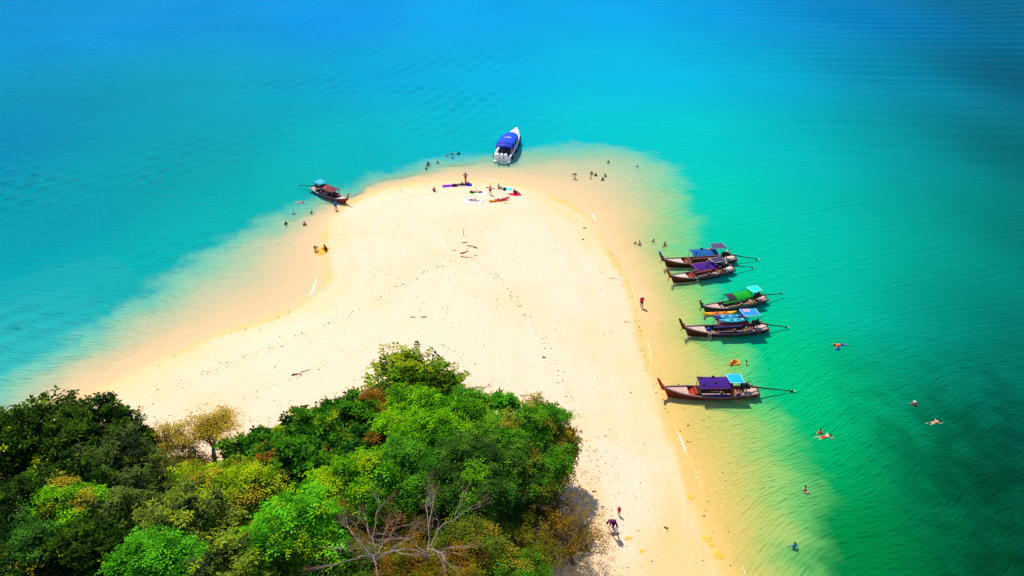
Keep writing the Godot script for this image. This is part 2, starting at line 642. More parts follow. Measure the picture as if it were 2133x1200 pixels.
func leaf(st: SurfaceTool, at: Vector3, dir: Vector3, up: Vector3, length: float, width: float, c: Color) -> void:
	var side := dir.cross(up).normalized() * width * 0.5
	var n := side.cross(dir).normalized()
	var mid := at + dir * length * 0.45 - n * width * 0.12
	var tip := at + dir * length - n * length * 0.14
	st.set_color(c)
	st.add_vertex(at); st.add_vertex(mid + side + n * width * 0.18); st.add_vertex(mid)
	st.add_vertex(mid); st.add_vertex(mid + side + n * width * 0.18); st.add_vertex(tip)
	st.add_vertex(at); st.add_vertex(mid); st.add_vertex(mid - side + n * width * 0.18)
	st.add_vertex(mid); st.add_vertex(tip); st.add_vertex(mid - side + n * width * 0.18)

func sprig(kind: String) -> Mesh:
	if sprigs.has(kind):
		return sprigs[kind]
	var st := mb()
	var r := RandomNumberGenerator.new()
	r.seed = hash(kind)
	var up := Vector3.UP
	match kind:
		"broad":
			for i in 9:
				var a := TAU * i * 0.382 + r.randf() * 0.5
				var d := Vector3(cos(a), r.randf_range(-0.25, 0.65), sin(a)).normalized()
				leaf(st, Vector3(0, r.randf_range(-0.1, 0.12), 0) + d * 0.05, d, up, r.randf_range(0.2, 0.3), r.randf_range(0.11, 0.15), Color(1, 1, 1).darkened(r.randf() * 0.25))
		"glossy":
			for i in 11:
				var a := TAU * i * 0.382 + r.randf() * 0.5
				var d := Vector3(cos(a), r.randf_range(-0.5, 0.35), sin(a)).normalized()
				leaf(st, Vector3(0, r.randf_range(-0.08, 0.08), 0) + d * 0.04, d, up, r.randf_range(0.24, 0.34), r.randf_range(0.06, 0.085), Color(1, 1, 1).darkened(r.randf() * 0.25))
		"feather":
			# four pinnate fronds that arch outward
			for f in 4:
				var a := TAU * f / 4.0 + r.randf() * 0.7
				var d := Vector3(cos(a), 0, sin(a))
				var sd := d.cross(up)
				for k in 5:
					var t := k / 4.0
					var p := d * (0.06 + 0.42 * t) + up * (0.16 * t - 0.28 * t * t)
					for s in [-1.0, 1.0]:
						var l := 0.18 * (1.0 - 0.45 * absf(t - 0.4))
						leaf(st, p + Vector3(r.randf_range(-0.04, 0.04), r.randf_range(-0.05, 0.05), r.randf_range(-0.04, 0.04)), (sd * s + d * r.randf_range(0.1, 0.9) + up * r.randf_range(-0.55, 0.35)).normalized(), up, l * r.randf_range(0.75, 1.25), 0.082, Color(1, 1, 1).darkened(r.randf() * 0.2))
		"small":
			for i in 14:
				var a := TAU * i * 0.382
				var p := Vector3(r.randf_range(-0.24, 0.24), r.randf_range(-0.14, 0.14), r.randf_range(-0.24, 0.24))
				var d := Vector3(cos(a), r.randf_range(-0.4, 0.6), sin(a)).normalized()
				leaf(st, p, d, up, r.randf_range(0.1, 0.15), r.randf_range(0.05, 0.07), Color(1, 1, 1).darkened(r.randf() * 0.3))
	st.generate_normals()
	sprigs[kind] = st.commit()
	return sprigs[kind]

func leaf_material(kind: String) -> StandardMaterial3D:
	var key := "leaf" + kind
	if mats.has(key):
		return mats[key]
	var m := StandardMaterial3D.new()
	m.vertex_color_use_as_albedo = true
	m.roughness = 0.42 if kind == "glossy" else 0.6
	m.metallic_specular = 0.22 if kind == "glossy" else 0.1
	m.backlight_enabled = true
	m.backlight = Color(0.44, 0.44, 0.2)
	mats[key] = m
	return m

func branch(st: SurfaceTool, a: Vector3, b: Vector3, r0: float, r1: float, sag: float, n := 4) -> Array:
	var pts := []
	var rad := []
	var side := Vector3(rng.randf_range(-1, 1), rng.randf_range(-0.5, 0.8), rng.randf_range(-1, 1)) * a.distance_to(b) * 0.09
	for i in n + 1:
		var t := float(i) / n
		var w := sin(t * PI)
		pts.append(a.lerp(b, t) + side * w + Vector3(0, sag * w, 0) + (Vector3(rng.randf_range(-1, 1), rng.randf_range(-1, 1), rng.randf_range(-1, 1)) * 0.05 * w * a.distance_to(b) if i % 2 else Vector3.ZERO))
		rad.append(lerpf(r0, r1, pow(t, 0.8)))
	tube(st, pts, rad, 6 if r0 > 0.06 else 4, false)
	return pts

# c: middle of the crown, size: its half extents, look: leaf kind, tone: base colours (light, deep), n: leaf clusters, per: sprigs per cluster
func tree(called: String, label: String, c: Vector3, size: Vector3, look: String, light: Color, deep: Color, n := 80, per := 16, accent := Color(0, 0, 0), share := 0.0, bark: StandardMaterial3D = null, spread := 0.5) -> Node3D:
	var airy := called in ["thin_tree", "open_tree", "twiggy_bush", "sapling_tree", "olive_tree"]
	size *= Vector3(1.28, 1.12, 1.28)
	n = int(n * (1.1 if airy else 1.5))
	var lean := Vector3(rng.randf_range(-0.8, 0.8), 0, rng.randf_range(-0.8, 0.8))
	var foot := Vector3(c.x + lean.x, ground(c.x + lean.x, c.z + lean.z) - 0.1, c.z + lean.z)
	var t := thing(called, label, "tree" if called.ends_with("tree") else "bush", foot, 0.0, "trees at the head of the beach")
	var wood := mb(true)
	var cc := c - foot
	var fork := Vector3(cc.x * 0.35, maxf(cc.y - size.y * 0.75, cc.y * 0.35), cc.z * 0.35)
	var r0 := 0.055 * size.x + 0.04
	branch(wood, Vector3.ZERO, fork, r0 * 1.35, r0, 0.0, 5)
	# lobes of the crown
	var lobes := []
	var nl := 6
	for i in nl:
		var a := TAU * i / nl + rng.randf() * 0.8
		var k := rng.randf_range(0.35, 0.62)
		lobes.append([cc + Vector3(cos(a) * k * size.x, rng.randf_range(-0.35, 0.3) * size.y, sin(a) * k * size.z), rng.randf_range(0.42, 0.62)])
	lobes.append([cc + Vector3(rng.randf_range(-0.15, 0.15) * size.x, size.y * rng.randf_range(0.25, 0.42), rng.randf_range(-0.15, 0.15) * size.z), 0.6])
	# lower boughs that reach towards the ground
	if not airy:
		for i in 5:
			var a := TAU * i / 5.0 + rng.randf() * 0.9
			var k := rng.randf_range(0.45, 0.72)
			lobes.append([Vector3(cc.x + cos(a) * k * size.x, maxf(cc.y - size.y * rng.randf_range(0.65, 1.1), 0.9), cc.z + sin(a) * k * size.z), rng.randf_range(0.38, 0.52)])
	var limbs := []
	for l in lobes:
		limbs.append(branch(wood, fork, l[0], r0 * 0.62, r0 * 0.26, 0.15 * size.y))
	var tips := []
	var tries := 0
	while tips.size() < n and tries < n * 20:
		tries += 1
		var li := rng.randi() % lobes.size()
		var l: Array = lobes[li]
		var d := Vector3(rng.randfn(), rng.randfn(), rng.randfn()).normalized()
		if d.y < -0.45:
			d.y = -d.y
		var p: Vector3 = l[0] + d * size * l[1] * (rng.randf_range(0.68, 1.0) if rng.randf() < 0.76 else rng.randf_range(1.0, 1.42))
		# ragged outline
		if noise.get_noise_3d(p.x * 0.5 + foot.x, p.y * 0.5, p.z * 0.5 + foot.z) < -0.06:
			continue
		tips.append([p, li])
	for tp in tips:
		var lb: Array = limbs[tp[1]]
		var from: Vector3 = lb[rng.randi_range(2, lb.size() - 1)]
		branch(wood, from, tp[0], r0 * (0.27 if called == "olive_tree" else 0.2), r0 * 0.07, 0.0, 3)
	obj("trunk", wood, bark if bark else bark_dark, t)
	# foliage
	var mm := MultiMesh.new()
	mm.transform_format = MultiMesh.TRANSFORM_3D
	mm.use_colors = true
	mm.mesh = sprig(look)
	mm.instance_count = tips.size() * per
	var k := 0
	var cl := clampf(size.x * 0.2, 0.35, 0.85)
	var big: float = {"broad": 1.35, "glossy": 1.3, "feather": 1.45, "small": 1.4}[look] * (0.8 if called == "olive_tree" else 1.0)
	for tp in tips:
		var p: Vector3 = tp[0]
		var tone := clampf(0.5 + 0.9 * noise.get_noise_3d((p.x + foot.x) * 0.5, p.y * 0.5, (p.z + foot.z) * 0.5) + rng.randf_range(-0.3, 0.3), 0.0, 1.0)
		var is_accent := rng.randf() < share
		for i in per:
			var o := Vector3(rng.randfn() * cl * spread, rng.randfn() * cl * spread * 0.6, rng.randfn() * cl * spread)
			var b := Basis.from_euler(Vector3(rng.randf_range(-0.5, 0.5), rng.randf() * TAU, rng.randf_range(-0.5, 0.5))).scaled(Vector3.ONE * rng.randf_range(0.8, 1.3) * big)
			mm.set_instance_transform(k, Transform3D(b, p + o))
			var sunlit := rng.randf() < 0.14  # scattered sprigs get a sunlit highlight put into their colour
			var col := deep.lerp(light, 1.35 if sunlit else clampf(tone + rng.randf_range(-0.45, 0.45), 0.0, 1.15))
			if is_accent or rng.randf() < share * 0.25:
				col = col.lerp(accent, rng.randf_range(0.5, 1.0))
			mm.set_instance_color(k, col)
			k += 1
	var mi := MultiMeshInstance3D.new()
	mi.name = "crown"
	mi.multimesh = mm
	mi.material_override = leaf_material(look)
	mi.set_meta("kind", "stuff")
	t.add_child(mi)
	return t

func bare(st: SurfaceTool, a: Vector3, dir: Vector3, length: float, r: float, depth: int, twigs: SurfaceTool) -> void:
	var b := a + dir * length
	branch(st if depth > 1 else twigs, a, b, r, r * 0.62, length * 0.05, 4)
	if depth == 0:
		return
	var kids := 2 if depth > 3 else 3
	for i in kids:
		var ax := Vector3(rng.randf_range(-1, 1), rng.randf_range(-0.3, 0.3), rng.randf_range(-1, 1)).normalized()
		var d := dir.rotated(ax, rng.randf_range(0.3, 0.85))
		d.y = maxf(d.y, -0.05) + 0.12
		bare(st, a.lerp(b, rng.randf_range(0.72, 1.0)) if i else b, d.normalized(), length * rng.randf_range(0.62, 0.86), r * 0.62, depth - 1, twigs)

func bare_tree(label: String, top: Vector3, h: float, seed_: int) -> void:
	rng.seed = seed_
	var g := Vector3(top.x, ground(top.x, top.z) - 0.1, top.z)
	var t := thing("bare_tree", label, "tree", g, 0.0, "trees at the head of the beach")
	var wood := mb(true)
	var twigs := mb(true)
	var y0 := top.y - g.y
	branch(wood, Vector3.ZERO, Vector3(0.2, y0, 0.1), 0.13, 0.085, 0.0, 5)
	for i in 6:
		var a := TAU * i / 6.0 + rng.randf() * 0.8
		bare(wood, Vector3(0.2, y0, 0.1) * rng.randf_range(0.72, 1.0), Vector3(cos(a) * 0.8, rng.randf_range(0.5, 1.0), sin(a) * 0.55).normalized(), h * rng.randf_range(0.3, 0.38), 0.056, 6, twigs)
	obj("trunk", wood, bark_pale, t)
	var tw := obj("twigs", twigs, bark_red, t)
	tw.set_meta("kind", "stuff")

func make_forest() -> void:
	bark_pale = worn(lin(0.8, 0.56, 0.5), 0.8, 0.8)
	bark_dark = worn(lin(0.16, 0.11, 0.075), 0.85, 0.8)
	bark_red = worn(lin(0.42, 0.2, 0.14), 0.8, 0.8)
	rng.seed = 4242
	var dark := [lin(0.045, 0.115, 0.004), lin(0.004, 0.02, 0.003)]
	var deep := [lin(0.06, 0.24, 0.006), lin(0.006, 0.05, 0.005)]
	var bright := [lin(0.16, 0.46, 0.002), lin(0.02, 0.13, 0.002)]
	var lime := [lin(0.30, 0.45, 0.002), lin(0.05, 0.14, 0.002)]
	var olive := [lin(0.22, 0.19, 0.008), lin(0.04, 0.05, 0.004)]
	var straw := [lin(0.58, 0.42, 0.03), lin(0.26, 0.2, 0.02)]
	var brown := lin(0.32, 0.12, 0.012)
	var gold := lin(0.42, 0.3, 0.02)
	var fresh := lin(0.36, 0.46, 0.006)  # yellow-green accent, paints lit leaf highlights onto the darker crowns
	# ---- dark stand on the left
	tree("shade_tree", "dark broad-leaved tree at the far left edge, highest crown of the dark stand", Vector3(-42.17, 6.5, -52.71), Vector3(4.4, 3.3, 4.0), "broad", dark[0], dark[1], 130, 16, fresh, 0.05)
	tree("shade_tree", "dark broad-leaved tree right of the leftmost crown, in front of the sand", Vector3(-38.17, 6.3, -53.55), Vector3(3.0, 2.9, 3.2), "broad", dark[0], dark[1], 95, 16, fresh, 0.06)
	tree("open_tree", "thin open tree with curving pale boughs reaching over sand from dark stand", Vector3(-36.50, 6, -55.16), Vector3(1.7, 2.0, 1.6), "broad", olive[0], dark[1], 26, 10, gold, 0.1, bark_pale, 0.8)
	tree("shade_tree", "dark tree with pale bare boughs showing, below the leftmost crowns", Vector3(-37.53, 7.5, -45.78), Vector3(4.2, 2.8, 3.4), "broad", dark[0], dark[1], 85, 14, fresh, 0.05, bark_pale)
	tree("shade_tree", "dark dense tree between the left stand and the yellow thin trees", Vector3(-33.16, 6.5, -48.92), Vector3(3.4, 2.9, 3.2), "glossy", lin(0.07, 0.13, 0.004), dark[1], 95, 16, olive[0], 0.05)
	tree("young_tree", "small dark tree standing just left of the two straw-coloured trees", Vector3(-33.78, 4.5, -54.89), Vector3(1.4, 1.6, 1.4), "broad", dark[0], dark[1], 34, 12, gold, 0.1, null, 0.7)
	# ---- straw coloured
	tree("thin_tree", "thin straw-yellow tree with open crown against the sand, taller of the two", Vector3(-27.96, 5, -56.28), Vector3(2.0, 1.9, 1.8), "small", straw[0], straw[1], 50, 9, gold, 0.2, bark_pale, 0.8)
	tree("thin_tree", "thin straw-yellow tree with open crown, lower and further left of the two", Vector3(-31.97, 4.2, -55.54), Vector3(1.5, 1.6, 1.5), "small", straw[0], straw[1], 36, 9, gold, 0.2, bark_pale, 0.8)
	tree("scrub_bush", "yellow-green scrub bush below the straw-yellow trees", Vector3(-29.58, 3.4, -52.94), Vector3(2.3, 1.5, 2.0), "small", lin(0.25, 0.24, 0.03), olive[1], 55, 14, gold, 0.15)
	# ---- deep green middle
	tree("leafy_tree", "deep green tree at left end of the green row above the straw trees", Vector3(-22.46, 5, -53.72), Vector3(2.4, 2.3, 2.2), "broad", deep[0], deep[1], 75, 14, fresh, 0.09)
	tree("leafy_tree", "deep green tree in the middle of the row rising towards the tall tree", Vector3(-18.74, 5.2, -56.06), Vector3(2.7, 2.4, 2.4), "broad", deep[0], deep[1], 85, 14, fresh, 0.09)
	tree("leafy_tree", "deep green tree next to the orange-brown bush", Vector3(-15.80, 4.8, -58.54), Vector3(2.0, 2.1, 2.0), "broad", deep[0], deep[1], 60, 14, fresh, 0.12)
	tree("leafy_tree", "broad deep green tree in hollow below the green row", Vector3(-18.83, 5.8, -50.19), Vector3(3.2, 2.6, 2.8), "broad", deep[0], deep[1], 95, 16, brown, 0.02)
	tree("leafy_tree", "deep green tree between the orange-brown bush and the large feathery crown", Vector3(-13.76, 5.6, -53.07), Vector3(2.6, 2.4, 2.4), "broad", deep[0], deep[1], 75, 15, brown, 0.12)
	tree("leafy_tree", "tall leafy tree standing highest up the beach, furthest from the camera", Vector3(-10.27, 4.4, -65.79), Vector3(3.5, 2.9, 2.7), "broad", lin(0.16, 0.33, 0.006), lin(0.02, 0.08, 0.004), 74, 11, fresh, 0.22, null, 0.75)
	tree("twiggy_bush", "small twiggy bush with few leaves right of the tallest tree", Vector3(-6.91, 2.6, -66.48), Vector3(1.5, 1.2, 1.2), "small", olive[0], olive[1], 20, 7, brown, 0.5, bark_red, 0.8)
	tree("rusty_bush", "orange-brown bush with withered leaves below the tallest tree", Vector3(-13.66, 3.6, -62.35), Vector3(1.7, 1.3, 1.4), "small", brown, lin(0.2, 0.1, 0.015), 46, 14, gold, 0.2)
	# ---- large feathery crowns
	tree("feathery_tree", "large bright green feathery tree just below the tallest leafy tree", Vector3(-7.61, 6.5, -54.27), Vector3(3.9, 3.2, 3.4), "feather", bright[0], bright[1], 140, 15, lime[0], 0.1)
	tree("feathery_tree", "bright green feathery tree behind the large one, touching the sand", Vector3(-4.57, 6, -57.62), Vector3(2.3, 2.2, 2.2), "feather", lin(0.1, 0.33, 0.01), bright[1], 75, 14, olive[0], 0.1)
	tree("feathery_tree", "green feathery tree with yellowing right side beside open sand", Vector3(0.79, 6.5, -53.33), Vector3(3.3, 2.7, 3.0), "feather", lin(0.10, 0.30, 0.01), bright[1], 120, 14, lin(0.3, 0.24, 0.02), 0.2)
	tree("sapling_tree", "bright green young tree poking up above the feathery crowns", Vector3(-0.86, 7.6, -57.09), Vector3(0.95, 1.1, 0.95), "broad", lin(0.09, 0.42, 0.01), bright[1], 24, 11)
	tree("feathery_tree", "yellowing feathery crown at the rightmost edge over the sand", Vector3(3.28, 5.6, -54.32), Vector3(1.7, 2.0, 1.8), "feather", lin(0.28, 0.27, 0.015), olive[1], 50, 12, gold, 0.3)
	tree("feathery_tree", "green feathery tree in front of the large one, above the bare trees", Vector3(-8.58, 7.4, -48.01), Vector3(3.3, 2.6, 2.8), "feather", lin(0.08, 0.28, 0.01), bright[1], 100, 15, lime[0], 0.08)
	tree("feathery_tree", "dark olive feathery tree in the centre of the right-hand crowns", Vector3(-3.22, 7.2, -47.66), Vector3(3.4, 2.8, 3.0), "feather", lin(0.06, 0.17, 0.012), lin(0.02, 0.055, 0.008), 110, 15, bright[0], 0.1)
	tree("feathery_tree", "green feathery tree with a bright tip above the olive thin trees", Vector3(0.14, 6.4, -49.02), Vector3(2.6, 2.2, 2.4), "feather", lin(0.08, 0.26, 0.012), olive[1], 75, 14, olive[0], 0.25)
	# ---- olive thin trees on the right
	tree("olive_tree", "sparse olive-brown tree with dark twisting boughs beside the sand", Vector3(3.37, 4.4, -47.69), Vector3(3.2, 2.7, 2.9), "small", lin(0.3, 0.17, 0.008), olive[1], 105, 4, lin(0.3, 0.17, 0.02), 0.2, null, 0.9)
	tree("olive_tree", "sparse olive tree lowest on the right, nearest to the bending person", Vector3(4.40, 3.8, -44.15), Vector3(2.6, 2.4, 2.2), "small", lin(0.32, 0.17, 0.008), olive[1], 90, 4, lin(0.3, 0.17, 0.02), 0.2, null, 0.9)
	tree("olive_tree", "denser olive tree left of the two sparse ones at the bottom", Vector3(-0.06, 5, -42.64), Vector3(2.8, 2.2, 2.4), "small", olive[0], olive[1], 80, 13, deep[0], 0.15)
	# ---- front rows
	tree("lime_tree", "lime green feathery tree in front of the deep green row", Vector3(-12.26, 7.8, -46.53), Vector3(2.7, 2.1, 2.3), "feather", bright[0], bright[1], 90, 15, lime[0], 0.3)
	tree("lime_tree", "yellowish green feathery tree below the straw-yellow trees, with a wide crown", Vector3(-23.25, 7, -46.53), Vector3(3.6, 2.1, 2.6), "feather", lime[0], lime[1], 115, 14, gold, 0.15)
	tree("lime_tree", "bright green tree in the bottom middle, brightest of the front row", Vector3(-16.22, 9, -40.33), Vector3(2.9, 2.4, 2.4), "feather", lin(0.11, 0.46, 0.008), bright[1], 110, 15, lime[0], 0.15)
	tree("lime_tree", "bright green tree with yellow tip inside the dark stand on the left", Vector3(-33.83, 8.6, -43.48), Vector3(2.0, 1.7, 1.7), "feather", bright[0], bright[1], 60, 14, gold, 0.12)
	tree("lime_tree", "low bright green tree at bottom edge left of the glossy tree", Vector3(-25.06, 9.5, -37.55), Vector3(2.4, 1.5, 1.9), "feather", lin(0.09, 0.40, 0.01), bright[1], 70, 14)
	tree("glossy_tree", "tree with shiny narrow dark leaves in the bottom left middle", Vector3(-23.69, 8.6, -41.36), Vector3(3.2, 2.4, 2.6), "glossy", lin(0.17, 0.26, 0.005), lin(0.01, 0.032, 0.003), 120, 17, fresh, 0.08)
	tree("glossy_tree", "tree with shiny narrow leaves at the bottom edge, right of the glossy tree", Vector3(-19.02, 9.2, -37.38), Vector3(2.6, 1.8, 2.0), "glossy", lin(0.18, 0.28, 0.005), lin(0.01, 0.035, 0.003), 85, 16, fresh, 0.08)
	tree("shade_tree", "dark tree with pinkish boughs in the bottom left corner", Vector3(-35.51, 9, -39.23), Vector3(3.0, 2.2, 2.4), "feather", lin(0.04, 0.15, 0.012), dark[1], 75, 14, olive[0], 0.1, bark_pale)
	tree("shade_tree", "dark tree at the bottom edge between corner and low bright tree", Vector3(-30.32, 9, -39.23), Vector3(2.9, 2.1, 2.4), "broad", dark[0], dark[1], 80, 14, fresh, 0.05)
	tree("shade_tree", "dark glossy tree behind bright tree of the left stand", Vector3(-29.54, 8.2, -43.13), Vector3(2.7, 2.1, 2.3), "glossy", lin(0.1, 0.17, 0.005), dark[1], 85, 15)
	tree("mixed_tree", "mid green tree with brown leaves between bright tree and bare trees", Vector3(-13.90, 7.8, -43.02), Vector3(2.2, 1.8, 2.0), "small", lin(0.12, 0.2, 0.02), olive[1], 65, 15, brown, 0.3)
	tree("mixed_tree", "low green tree at the bottom edge behind the bare trees' limbs", Vector3(-8.98, 5.8, -43.85), Vector3(3.4, 2.0, 2.6), "small", lin(0.14, 0.16, 0.02), lin(0.04, 0.05, 0.008), 105, 15, brown, 0.35)
	tree("mixed_tree", "yellow-green tree at the bottom edge right of the bare trees", Vector3(-2.98, 6.8, -41.79), Vector3(2.3, 2.0, 2.1), "small", lin(0.16, 0.24, 0.015), lin(0.04, 0.08, 0.008), 80, 15, gold, 0.15)
	tree("mixed_tree", "green tree at the bottom edge below bright tree of middle", Vector3(-13.00, 7.6, -38.27), Vector3(2.6, 1.8, 2.2), "small", lin(0.08, 0.2, 0.012), lin(0.02, 0.06, 0.008), 80, 15, gold, 0.08)
	tree("mixed_tree", "low dark bush tree under the limbs of the left bare tree", Vector3(-10.44, 6.2, -38.76), Vector3(2.6, 1.6, 2.0), "small", lin(0.14, 0.16, 0.006), olive[1], 90, 14, brown, 0.3)
	tree("mixed_tree", "low yellow-brown bush tree under the limbs of the right bare tree", Vector3(-5.54, 6, -38.92), Vector3(2.6, 1.7, 2.0), "small", lin(0.2, 0.2, 0.006), olive[1], 90, 14, brown, 0.3)
	tree("mixed_tree", "low green tree at bottom edge right of the yellow-green one", Vector3(-0.23, 5.6, -39.45), Vector3(2.4, 1.7, 2.0), "small", deep[0], olive[1], 85, 14, gold, 0.1)
	bare_tree("leafless tree with forked pale pink limbs at bottom, left one of two", Vector3(-10.06, 8.8, -38.97), 4.4, 71)
	bare_tree("leafless tree with forked pale pink limbs at bottom, right one of two", Vector3(-6.33, 8.8, -39.62), 4.8, 58)

# =====================================================================  boats
# local axes of a boat: +x runs from bow to stern, y up from the waterline, +z to port seen from the stern
const HULL_B := [[0.0, 0.05], [0.06, 0.34], [0.14, 0.62], [0.25, 0.86], [0.4, 1.02], [0.58, 1.06], [0.75, 0.98], [0.9, 0.8], [1.0, 0.62]]
const HULL_S := [[0.0, 1.32], [0.1, 1.06], [0.2, 0.87], [0.35, 0.7], [0.55, 0.6], [0.75, 0.64], [0.9, 0.74], [1.0, 0.84]]
const HULL_K := [[0.0, 0.02], [0.06, -0.22], [0.2, -0.32], [0.8, -0.3], [1.0, -0.12]]

func hull_at(u: float, v: float, side: float, inset := 0.0) -> Vector3:
	# v: 0 keel .. 1 gunwale
	var b := maxf(tab(HULL_B, u) - inset, 0.01)
	var s := tab(HULL_S, u)
	var k := tab(HULL_K, u)
	var x := -4.8 + 9.6 * u - 0.55 * v * pow(1.0 - u, 5.0) + 0.35 * v * pow(u, 6.0)
	return Vector3(x + inset * 0.6 * (1.0 - u), lerpf(k, s, v), side * b * (0.16 + 0.84 * pow(v, 0.55)) if v > 0.0 else side * b * 0.16)

func place(root: Node3D, bow: Vector2, stern: Vector2, length: float) -> void:
	var d := stern - bow
	root.position = Vector3((bow.x + stern.x) * 0.5, 0.0, (bow.y + stern.y) * 0.5)
	root.rotation.y = atan2(-d.y, d.x)
	root.scale = Vector3.ONE * (d.length() / length)

func rail(st: SurfaceTool, side: float, w: float, h: float, lift: float, u0 := 0.0, u1 := 1.0) -> void:
	var rows := []
	for i in 25:
		var u := lerpf(u0, u1, i / 24.0)
		var p := hull_at(u, 1.0, side)
		var r := PackedVector3Array()
		for q in [[-w, -h], [w * 0.6, -h], [w, 0.0], [w * 0.6, h], [-w, h]]:
			r.append(p + Vector3(0, lift + q[1], side * q[0]))
		rows.append(r)
	loft(st, rows, true, true)

# opt: roof, roof_rim, roof_arch, x0, x1 (ends of the roof), awning, cap, sash, hull, deck, tail (end of the shaft in the world), extras
func longtail(label: String, bow: Vector2, stern: Vector2, o: Dictionary) -> Node3D:
	var t := thing("longtail_boat", label, "boat", Vector3.ZERO, 0.0, "longtail boats moored at the sand spit")
	place(t, bow, stern, 9.6)
	var hull_m := worn(o.hull, 0.55, 0.35)
	var deck_m := worn(o.deck, 0.7, 0.5)
	var rim_m := worn(o.get("rim", lin(0.34, 0.22, 0.2)), 0.6, 0.5)
	var inside_m := worn(o.get("inside", lin(0.28, 0.1, 0.07)), 0.7, 0.5)
	var dark_m := paint(lin(0.02, 0.018, 0.02), 0.6)
	# hull planking outside
	var st := mb(true)
	var rows := []
	for i in 33:
		var u := i / 32.0
		var r := PackedVector3Array()
		for j in 9:
			r.append(hull_at(u, 1.0 - j / 8.0, -1.0))
		for j in 9:
			r.append(hull_at(u, j / 8.0, 1.0))
		rows.append(r)
	loft(st, rows, false)
	# transom
	var last: PackedVector3Array = rows[32]
	for j in 8:
		quad(st, last[j], last[17 - j], last[16 - j], last[j + 1])
	obj("hull", st, hull_m, t)
	st = mb(true)
	rows = []
	for i in 29:
		var u := 0.1 + i / 28.0 * 0.895
		var r := PackedVector3Array()
		for j in 6:
			r.append(hull_at(u, 1.0 - j / 5.0 * 0.62, -1.0, 0.06))
		for j in 6:
			r.append(hull_at(u, 0.38 + j / 5.0 * 0.62, 1.0, 0.06))
		rows.append(r)
	loft(st, rows, false)
	obj("hull_lining", st, inside_m, t)
	# ribs inside the bow half
	for s in [-1.0, 1.0]:
		for k in 7:
			var u := 0.2 + k * 0.045
			st = mb(true)
			tube(st, [hull_at(u, 0.45, s, 0.1), hull_at(u, 0.7, s, 0.1), hull_at(u, 0.97, s, 0.1)], [0.035, 0.035, 0.035], 5)
			obj("rib", st, rim_m, t)
	for s in [-1.0, 1.0]:
		st = mb(true)
		rail(st, s, 0.1, 0.045, 0.02)
		obj("gunwale", st, rim_m, t)
		st = mb(true)
		rail(st, s, 0.03, 0.03, -0.17, 0.02, 0.98)
		obj("rubbing_strake", st, worn(o.get("strake", lin(0.26, 0.12, 0.1)), 0.6), t)
	# decks
	var deck := func(u0: float, u1: float, y: float, drop_: float) -> SurfaceTool:
		var d := mb()
		sheet(d, 10, 6, 0.05, func(a, b):
			var u := lerpf(u0, u1, a)
			var p := hull_at(u, 1.0, 1.0, 0.05)
			var q := hull_at(u, 0.45, 1.0, 0.07)
			var w := p.z if drop_ < 0.2 else q.z
			return Vector3(p.x, (p.y - drop_ if y < -5.0 else y) + 0.03 * sin(b * PI), lerpf(-w, w, b)))
		return d
	obj("foredeck", deck.call(0.03, o.get("fore", 0.24), -9.0, 0.05), deck_m, t)
	obj("floor", deck.call(0.2, 0.93, 0.16, 0.5), worn(o.get("floor", lin(0.45, 0.3, 0.24)), 0.75), t)
	obj("stern_deck", deck.call(0.86, 0.99, -9.0, 0.08), deck_m, t)
	for k in [[0.3, 0.42], [0.62, 0.36], [0.78, 0.4]]:
		st = mb()
		var p := hull_at(k[0], 0.7, 1.0, 0.06)
		box(st, Vector3(p.x, k[1], 0), Vector3(0.3, 0.05, p.z * 2.0), Basis.IDENTITY, 0.01)
		obj("thwart", st, worn(o.get("bench", lin(0.4, 0.2, 0.14)), 0.7), t)
	# prow post with its coloured cap and tied sashes
	st = mb(true)
	var pf := hull_at(0.0, 1.0, 0.0)
	var prow_to := Vector3(pf.x - 0.62, pf.y + 1.05, 0)
	rows = []
	for i in 7:
		var k := i / 6.0
		var c := Vector3(pf.x + 0.12, pf.y - 0.35, 0).lerp(prow_to, k) + Vector3(0, -0.1 * sin(k * PI), 0)
		var w := lerpf(0.09, 0.075, k)
		var l := lerpf(0.2, 0.13, k)
		rows.append(PackedVector3Array([c + Vector3(-l, -0.05, 0), c + Vector3(0, 0, -w), c + Vector3(l, 0.05, 0), c + Vector3(0, 0, w)]))
	loft(st, rows, true, true)
	obj("prow_post", st, worn(o.get("prow", lin(0.2, 0.05, 0.03)), 0.5), t)
	st = mb(true)
	tube(st, [prow_to + Vector3(0.1, -0.16, 0), prow_to + Vector3(-0.02, 0.02, 0), prow_to + Vector3(-0.1, 0.16, 0)], [0.12, 0.15, 0.1], 8)
	obj("prow_cap", st, paint(o.cap, 0.5), t)
	for k in 3:
		st = mb(true)
		var c := Vector3(pf.x - 0.1, pf.y + 0.12 + 0.1 * k, 0).lerp(prow_to, 0.1)
		tube(st, [c + Vector3(0.2, 0.02, 0.0), c + Vector3(0, 0, 0.13), c + Vector3(-0.2, -0.02, 0.02), c + Vector3(0, 0, -0.13), c + Vector3(0.2, 0.02, 0)], [0.05, 0.05, 0.05, 0.05, 0.05], 6, false)
		obj("sash", st, paint(o.sash if k != 1 else o.get("sash2", o.sash), 0.8), t)
	for k in 2:
		st = mb()
		var c := Vector3(pf.x - 0.24, pf.y + 0.2, 0.06 - 0.12 * k)
		sheet(st, 2, 6, 0.02, func(a, b): return c + Vector3(-0.05 + 0.05 * sin(b * 5.0 + k), -b * o.get("sash_drop", 1.0), (a - 0.5) * 0.17 * (1.0 - 0.4 * b)))
		obj("sash_tail", st, paint(o.sash, 0.8), t)
	# roof on posts
	var x0: float = o.get("x0", -1.6)
	var x1: float = o.get("x1", 2.0)
	var ry: float = o.get("roof_y", 1.95)
	var arch: float = o.get("arch", 0.16)
